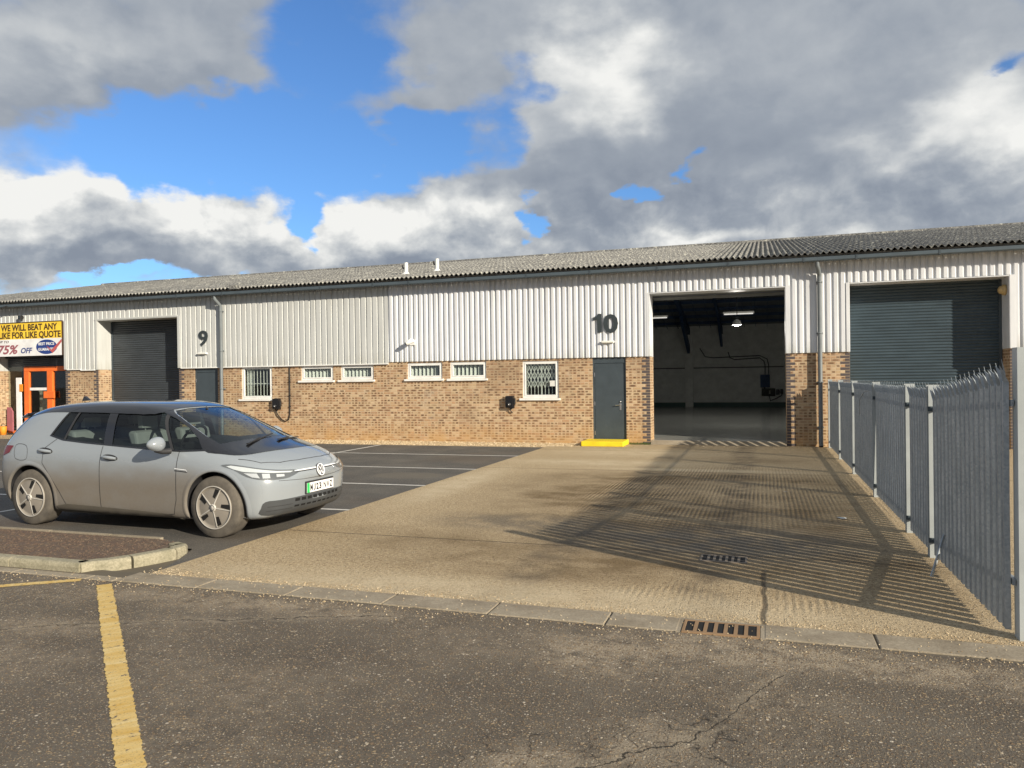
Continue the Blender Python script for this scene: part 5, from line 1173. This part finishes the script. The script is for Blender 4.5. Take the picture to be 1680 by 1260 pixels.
    for s_ in (-1, 1):
        for ln in ([(1.145, .975), (1.13, .80), (1.115, .5), (1.12, .26)], [(2.265, .935), (2.262, .7), (2.25, .40), (2.20, .235), (2.0, .215), (1.12, .225)], [(.40, 1.045), (.23, .93), (.22, .76), (.35, .60), (.48, .42), (.58, .26), (.7, .235), (1.12, .225)]):
            strip('panel_gap', ln, .008, 'side', gap, side=s_, off=.0015)
        fl = smooth_poly([(-.26, .965), (-.07, .955), (-.05, .80), (-.24, .805)], 4); strip('charging_flap', fl+[fl[0]], .006, 'side', gap, side=s_, off=.0015) if s_ < 0 else None
        strip('side_badge', [(2.24, .725), (2.42, .712)], .010, 'side', 'trim_black', side=s_, off=.003); strip('side_badge', [(2.24, .747), (2.40, .735), (2.42, .712)], .007, 'side', 'lamp_chrome', side=s_, off=.003)
        # sill flare
        patch('sill_trim', [(.42, .255), (.60, .285), (1.2, .27), (1.8, .252), (2.15, .235), (2.33, .17), (2.3, .15), (.46, .16)], 'side', 'sill_dirt_shade', off=.012, side=s_, res=.05)  # sill dirt, with the shade of its recessed line put into the same colour
        patch('sill_skirt', [(.42, .215), (2.36, .165), (2.34, .155), (.45, .16)], 'side', 'trim_black', off=.014, side=s_, res=.05)
        for hx, hz in ((.26, .905), (1.28, .845)):
            c, nn = cast((hx, s_*3, hz), (0, -s_, 0))
            el = [(hx+.118*math.cos(k/20*6.283), hz+.036*math.sin(k/20*6.283)-.010*math.cos(k/20*6.283)) for k in range(20)]
            p_ = patch('handle_recess', el, 'side', 'trim_black', off=.0015, side=s_, res=.04)
            build('door_handle', MB().tube([c+Vector((-.10, s_*.012, .010)), c+Vector((-.05, s_*.032, .008)), c+Vector((.05, s_*.032, .0)), c+Vector((.10, s_*.012, -.008))], [.014, .020, .020, .014], 10), 'grey_car_paint', car)
        # arches: raised lip
        for x, z in wheels:
            mb = MB(); n = 60; vs = []; fs = []
            for k in range(n+1):
                w = R(-28)+R(236)*k/n
                for rr, of in ((WR-.004, -.02), (WR-.002, .006), (WR+.020, .008), (WR+.050, .001)):
                    px, pz = x+rr*math.cos(w), z+rr*math.sin(w); p, nn = cast((px, s_*3, pz), (0, -s_, 0))
                    if p is None: p, nn, _, _ = tree.find_nearest(Vector((px, s_*.88, pz)))
                    vs.append((p.x, p.y+s_*of, p.z))
            fs = [(k*4+j, (k+1)*4+j, (k+1)*4+j+1, k*4+j+1) for k in range(n) for j in range(3)]
            mb.add(vs, fs, True); build('wheel_arch', mb, 'grey_car_paint', car)
    # bonnet shut line, nose line
    strip('bonnet_gap', [(3.0, -.76), (3.22, -.66), (3.33, -.48), (3.385, -.22), (3.395, 0), (3.385, .22), (3.33, .48), (3.22, .66), (3.0, .76)], .008, 'top', gap, off=.0015)
    strip('bumper_gap', [(-.62, .615), (-.3, .60), (0, .598), (.3, .60), (.62, .615)], .005, 'front', gap, off=.001)
    # headlights, seen from the front corner
    for s_ in (-1, 1):
        D_ = (-.72, -s_*.70, 0)
        def cv(x, y):   # 3D guess to corner-view abscissa
            d = Vector(D_).normalized(); pr = Vector((-d.y, d.x, 0))*s_*-1; return (Vector((x, y*s_, 0))-Vector((2.9, s_*.5, 0))).dot(pr)
        q3 = [(2.90, .905, .790), (3.02, .855, .745), (3.15, .82, .675), (3.30, .74, .635), (3.40, .60, .630), (3.46, .48, .640), (3.50, .35, .690), (3.48, .38, .712), (3.40, .55, .725), (3.27, .70, .750), (3.10, .80, .785), (2.98, .86, .803)]
        pl = [(cv(x, y), z) for x, y, z in q3]
        hl = patch('headlight', smooth_poly(pl, 3), 'corner', 'lamp_chrome', off=.003, side=s_, dirv=D_, res=.03)
        hl.data.materials[0] = MATS['lamp_housing']
        q = lambda L_: [(cv(x, y), z) for x, y, z in L_]
        patch('reflector', q([(2.95, .885, .782), (3.02, .86, .752), (3.12, .825, .725), (3.24, .77, .715), (3.36, .64, .700), (3.46, .47, .690), (3.47, .43, .702), (3.38, .60, .716), (3.27, .70, .738), (3.10, .80, .772), (2.99, .86, .790)]), 'corner', 'lamp_white', hl, off=.006, side=s_, dirv=D_)
        patch('lamp_strip', q([(3.12, .825, .712), (3.20, .79, .668), (3.27, .75, .655), (3.25, .77, .705)]), 'corner', 'lamp_inner', hl, off=.007, side=s_, dirv=D_)
        patch('lamp_strip', q([(3.29, .74, .700), (3.30, .74, .652), (3.35, .68, .650), (3.345, .68, .695)]), 'corner', 'lamp_inner', hl, off=.007, side=s_, dirv=D_)
        patch('lamp_strip', q([(3.385, .62, .685), (3.385, .62, .655), (3.43, .54, .655), (3.43, .54, .678)]), 'corner', 'lamp_inner', hl, off=.007, side=s_, dirv=D_)
        patch('lamp_cover', smooth_poly(pl, 3), 'corner', 'lamp_glass', hl, off=.016, side=s_, dirv=D_, res=.03)
        patch('tailgate_side', [(-.19, 1.37), (-.30, 1.22), (-.44, 1.07), (-.56, .965), (-.66, .95), (-.66, 1.10), (-.56, 1.30), (-.40, 1.38)], 'side', 'car_black', off=.004, side=s_)
        # tail light
        patch('tail_light', [(-.66, .815), (-.50, .83), (-.36, .87), (-.30, .955), (-.46, .955), (-.66, .93)], 'side', 'tail_red', off=.006, side=s_)
    # chrome line between the lamps
    strip('nose_strip', [(-.40, .700), (-.25, .703), (0, .705), (.25, .703), (.40, .700)], .013, 'front', 'lamp_chrome', off=.006)
    strip('nose_recess', [(-.40, .690), (0, .694), (.40, .690)], .012, 'front', 'trim_black', off=.004)
    # roundel: ring with the letter shapes inside
    c, nn = cast((6, 0, .672), (-1, 0, 0))
    bd = MB().lathe([(0, 0), (.073, 0), (.078, .006), (.078, .008), (0, .010)], (c.x-.002, 0, .672), nn, 36)
    bdg = build('roundel', bd, 'trim_black', car)
    e1 = Vector((0, 1, 0)); e2 = nn.cross(e1).normalized(); e2 = e2 if e2.z > 0 else -e2; o_ = Vector((c.x, 0, .672))+nn*.0125
    ring = MB().lathe([(.060, -.002), (.060, .004), (.072, .004), (.072, -.002)], o_, nn, 36)
    g2 = lambda a, b: o_+e1*a+e2*b
    def st_(pts):
        for p_, q_ in zip(pts, pts[1:]): ring.bar(g2(*p_), g2(*q_), .0095, .005, up=tuple(nn))
    st_([(-.030, .050), (-.0, .005), (.030, .050)]); st_([(-.052, .030), (-.024, -.050), (0, -.006), (.024, -.050), (.052, .030)])
    build('emblem', ring, 'lamp_chrome', bdg)
    # lower grille
    gz = [(-.74, .40), (-.60, .405), (-.3, .415), (0, .42), (.3, .415), (.60, .405), (.74, .40), (.765, .33), (.745, .255), (.5, .235), (0, .225), (-.5, .235), (-.745, .255), (-.765, .33)]
    gr = patch('lower_grille', smooth_poly(gz, 3), 'front', 'grille_grey', off=.004, res=.04)
    for s_ in (-1, 1):
        for zz in (.295, .34): strip('grille_rib', [(s_*.72, zz), (s_*.44, zz+.004)], .006, 'front', 'trim_black', gr, off=.006)
    mb_ = []
    for i in range(9):
        y = -.38+i*.095
        patch('grille_slot', [(y-.034, .365), (y+.034, .365), (y+.034, .398), (y-.034, .398)], 'front', 'drain_dark', gr, off=.006); patch('grille_slot', [(y-.034, .305), (y+.034, .305), (y+.034, .325), (y-.034, .325)], 'front', 'drain_dark', gr, off=.006)
    patch('front_splitter', [(-.60, .225), (0, .215), (.60, .225), (.62, .19), (0, .185), (-.62, .19)], 'front', 'trim_black', off=.006, res=.05)
    # registration plate: flat plate on a black plinth
    pc, _ = cast((6, 0, .50), (-1, 0, 0)); px = pc.x+.012
    pt = thing('x', 'x', 'x'); bpy.data.objects.remove(pt)
    pb = build('plate_holder', MB().box(px-.03, px, -.268, .268, .425, .565), 'trim_black', car, bevel=.004)
    build('number_plate', MB().box(px, px+.004, -.26, .26, .435, .546), 'plate_white', pb, bevel=.001)
    build('green_band', MB().box(px+.0035, px+.0052, -.259, -.212, .436, .545), 'plate_green', pb)
    def ptext(body, y0, y1, z0, hh):
        me = text_mesh(body, 1.0, 0, .012 if body in 'MNW' else .035); xs = [v.co.x for v in me.vertices]; zs = [v.co.y for v in me.vertices]; a0, a1, b0, b1 = min(xs), max(xs), min(zs), max(zs)
        for v in me.vertices: v.co = (px+.0055, y0+(v.co.x-a0)/(a1-a0)*(y1-y0), z0+(v.co.y-b0)/(b1-b0)*hh)
        o = link('registration_text', me, 'ink', pb)
    for i, ch in enumerate('MJ23'): y_ = -.200+i*.0565; ptext(ch, y_+(.008 if ch == 'J' else 0), y_+.046-(.004 if ch == 'J' else 0), .452, .076)
    for i, ch in enumerate('NWZ'): y_ = .058+i*.0625; ptext(ch, y_, y_+.050, .452, .076)
    # mirrors
    for s_ in (-1, 1):
        bm = bmesh.new(); bmesh.ops.create_uvsphere(bm, u_segments=24, v_segments=16, radius=1)
        for v in bm.verts:
            x, y, z = v.co; f = 1.0 if x > 0 else .45
            v.co = (x*.080*f, y*.112, (z*.080)*(1-.25*y*s_))
        me = bpy.data.meshes.new('wing_mirror'); bm.to_mesh(me); bm.free()
        for pl in me.polygons: pl.use_smooth = True
        m = link('wing_mirror', me, 'grey_car_paint', car, loc=(2.12, s_*1.035, 1.025), rot=(0, 0, R(8)*s_))
        build('mirror_glass', MB().lathe([(0, 0), (.07, 0)], (-.030, 0, 0), (-1, 0, 0), 20), 'lamp_chrome', m)
        build('mirror_arm', MB().tube([(.0, 0, -.055), (.01, -s_*.07, -.085), (.03, -s_*.16, -.085)], [.035, .03, .035], 10), 'trim_black', m)
    # wheels
    def wheel(x, s_):
        w = build('wheel', MB().lathe([(.218, .10), (.232, .108), (.245, .112), (.29, .113), (.322, .105), (.334, .085), (.337, .05), (.337, -.05), (.334, -.085), (.32, -.105), (.23, -.105)], (0, 0, 0), (0, 1, 0), 56), 'dusty_tyre', car, loc=(x, s_*.775, .337)); w.name = 'wheel'
        A = Vector((0, s_, 0))
        rim = build('rim', MB().lathe([(.236, .104), (.236, .118), (.226, .118), (.222, .100), (.19, .108), (.08, .122), (.0, .124)], (0, 0, 0), (0, s_, 0), 56), 'wheel_dust', w)
        build('rim_edge', MB().lathe([(.225, .1185), (.230, .122), (.236, .1185)], (0, 0, 0), (0, s_, 0), 56), 'wheel_silver', w)
        f = lambda r, a, o=0: Vector((math.cos(a)*r, s_*(.1245-(r-.08)*.12*(r > .08)+o), math.sin(a)*r))
        for k in range(5):
            a = R(72*k+66)
            sl = MB(); sl.prism([f(.105, a+R(10), .0), f(.205, a+R(2), .0), f(.205, a+R(17), .0), f(.118, a+R(26), .0)], A*.0025); build('rim_slot', sl, 'drain_dark', w)
            sp = MB(); sp.prism([f(.030, a-R(14), .001), f(.216, a-R(2.0), .001), f(.216, a+R(.4), .001), f(.05, a+R(8), .001)], A*.006); build('rim_spoke', sp, 'wheel_silver', w, bevel=.002)
        build('hub_cap', MB().lathe([(.040, .122), (.038, .135), (.0, .137)], (0, 0, 0), (0, s_, 0), 24), 'wheel_silver', w)
        build('hub_ring', MB().lathe([(.030, .138), (.026, .139), (.026, .1375)], (0, 0, 0), (0, s_, 0), 24), 'trim_black', w)
        w.rotation_euler = (0, random.uniform(-.2, .2)*0, 0)
    for x, _ in wheels:
        for s_ in (-1, 1): wheel(x, s_)
    # cabin
    def seat(x, y, wdt=.25):
        s0 = MB().prism([(x-.18, y-wdt, .80), (x-.10, y-wdt, .80), (x-.17, y-wdt, 1.12), (x-.26, y-wdt, 1.14), (x-.30, y-wdt, 1.10)], (0, 2*wdt, 0))
        o = build('car_seat', s0, 'seat_grey', car, bevel=.035)
        build('headrest', MB().prism([(x-.26, y-.12, 1.16), (x-.19, y-.12, 1.16), (x-.20, y-.12, 1.31), (x-.27, y-.12, 1.32)], (0, .24, 0)).bar((x-.22, y-.05, 1.10), (x-.22, y-.05, 1.18), .012).bar((x-.22, y+.05, 1.10), (x-.22, y+.05, 1.18), .012), 'seat_grey', o, bevel=.03)
    for y in (-.36, .36): seat(1.55, y); seat(.62, y, .30)
    build('dashboard', MB().prism([(2.15, -.66, .93), (2.15, -.66, 1.0), (2.25, -.66, 1.03), (2.62, -.66, 1.0), (2.66, -.66, .95)], (0, 1.32, 0)), 'cabin_dark', car, bevel=.02)
    sw = MB(); cen = Vector((2.02, -.36, 1.03)); ax = Vector((-.85, 0, .5)).normalized(); u_ = Vector((0, 1, 0)); v_ = ax.cross(u_)
    sw.tube([cen+(u_*math.cos(k/24*6.2832)+v_*math.sin(k/24*6.2832))*.18 for k in range(25)], .016, 8, cap=False); sw.bar(cen-u_*.17, cen+u_*.17, .05, .02, up=ax)
    build('steering_wheel', sw, 'trim_black', car)
    build('inner_mirror', MB().box(1.93, 1.96, -.12, .12, 1.27, 1.33).bar((1.95, 0, 1.33), (1.88, 0, 1.40), .02), 'trim_black', car, bevel=.01)
    build('parcel_shelf', MB().box(-.35, .15, -.6, .6, 1.0, 1.02), 'cabin_dark', car)
    build('roof_aerial', MB().prism([(-.02, -.015, 1.485), (-.16, -.015, 1.475), (-.14, -.008, 1.535), (-.12, -.006, 1.54)], (0, .03, 0)), 'car_black', car)
    # under tray and mud flap behind the rear wheel line
    bmf.free(); bpy.data.meshes.remove(fine)
    bpy.data.objects  # done
build_car()
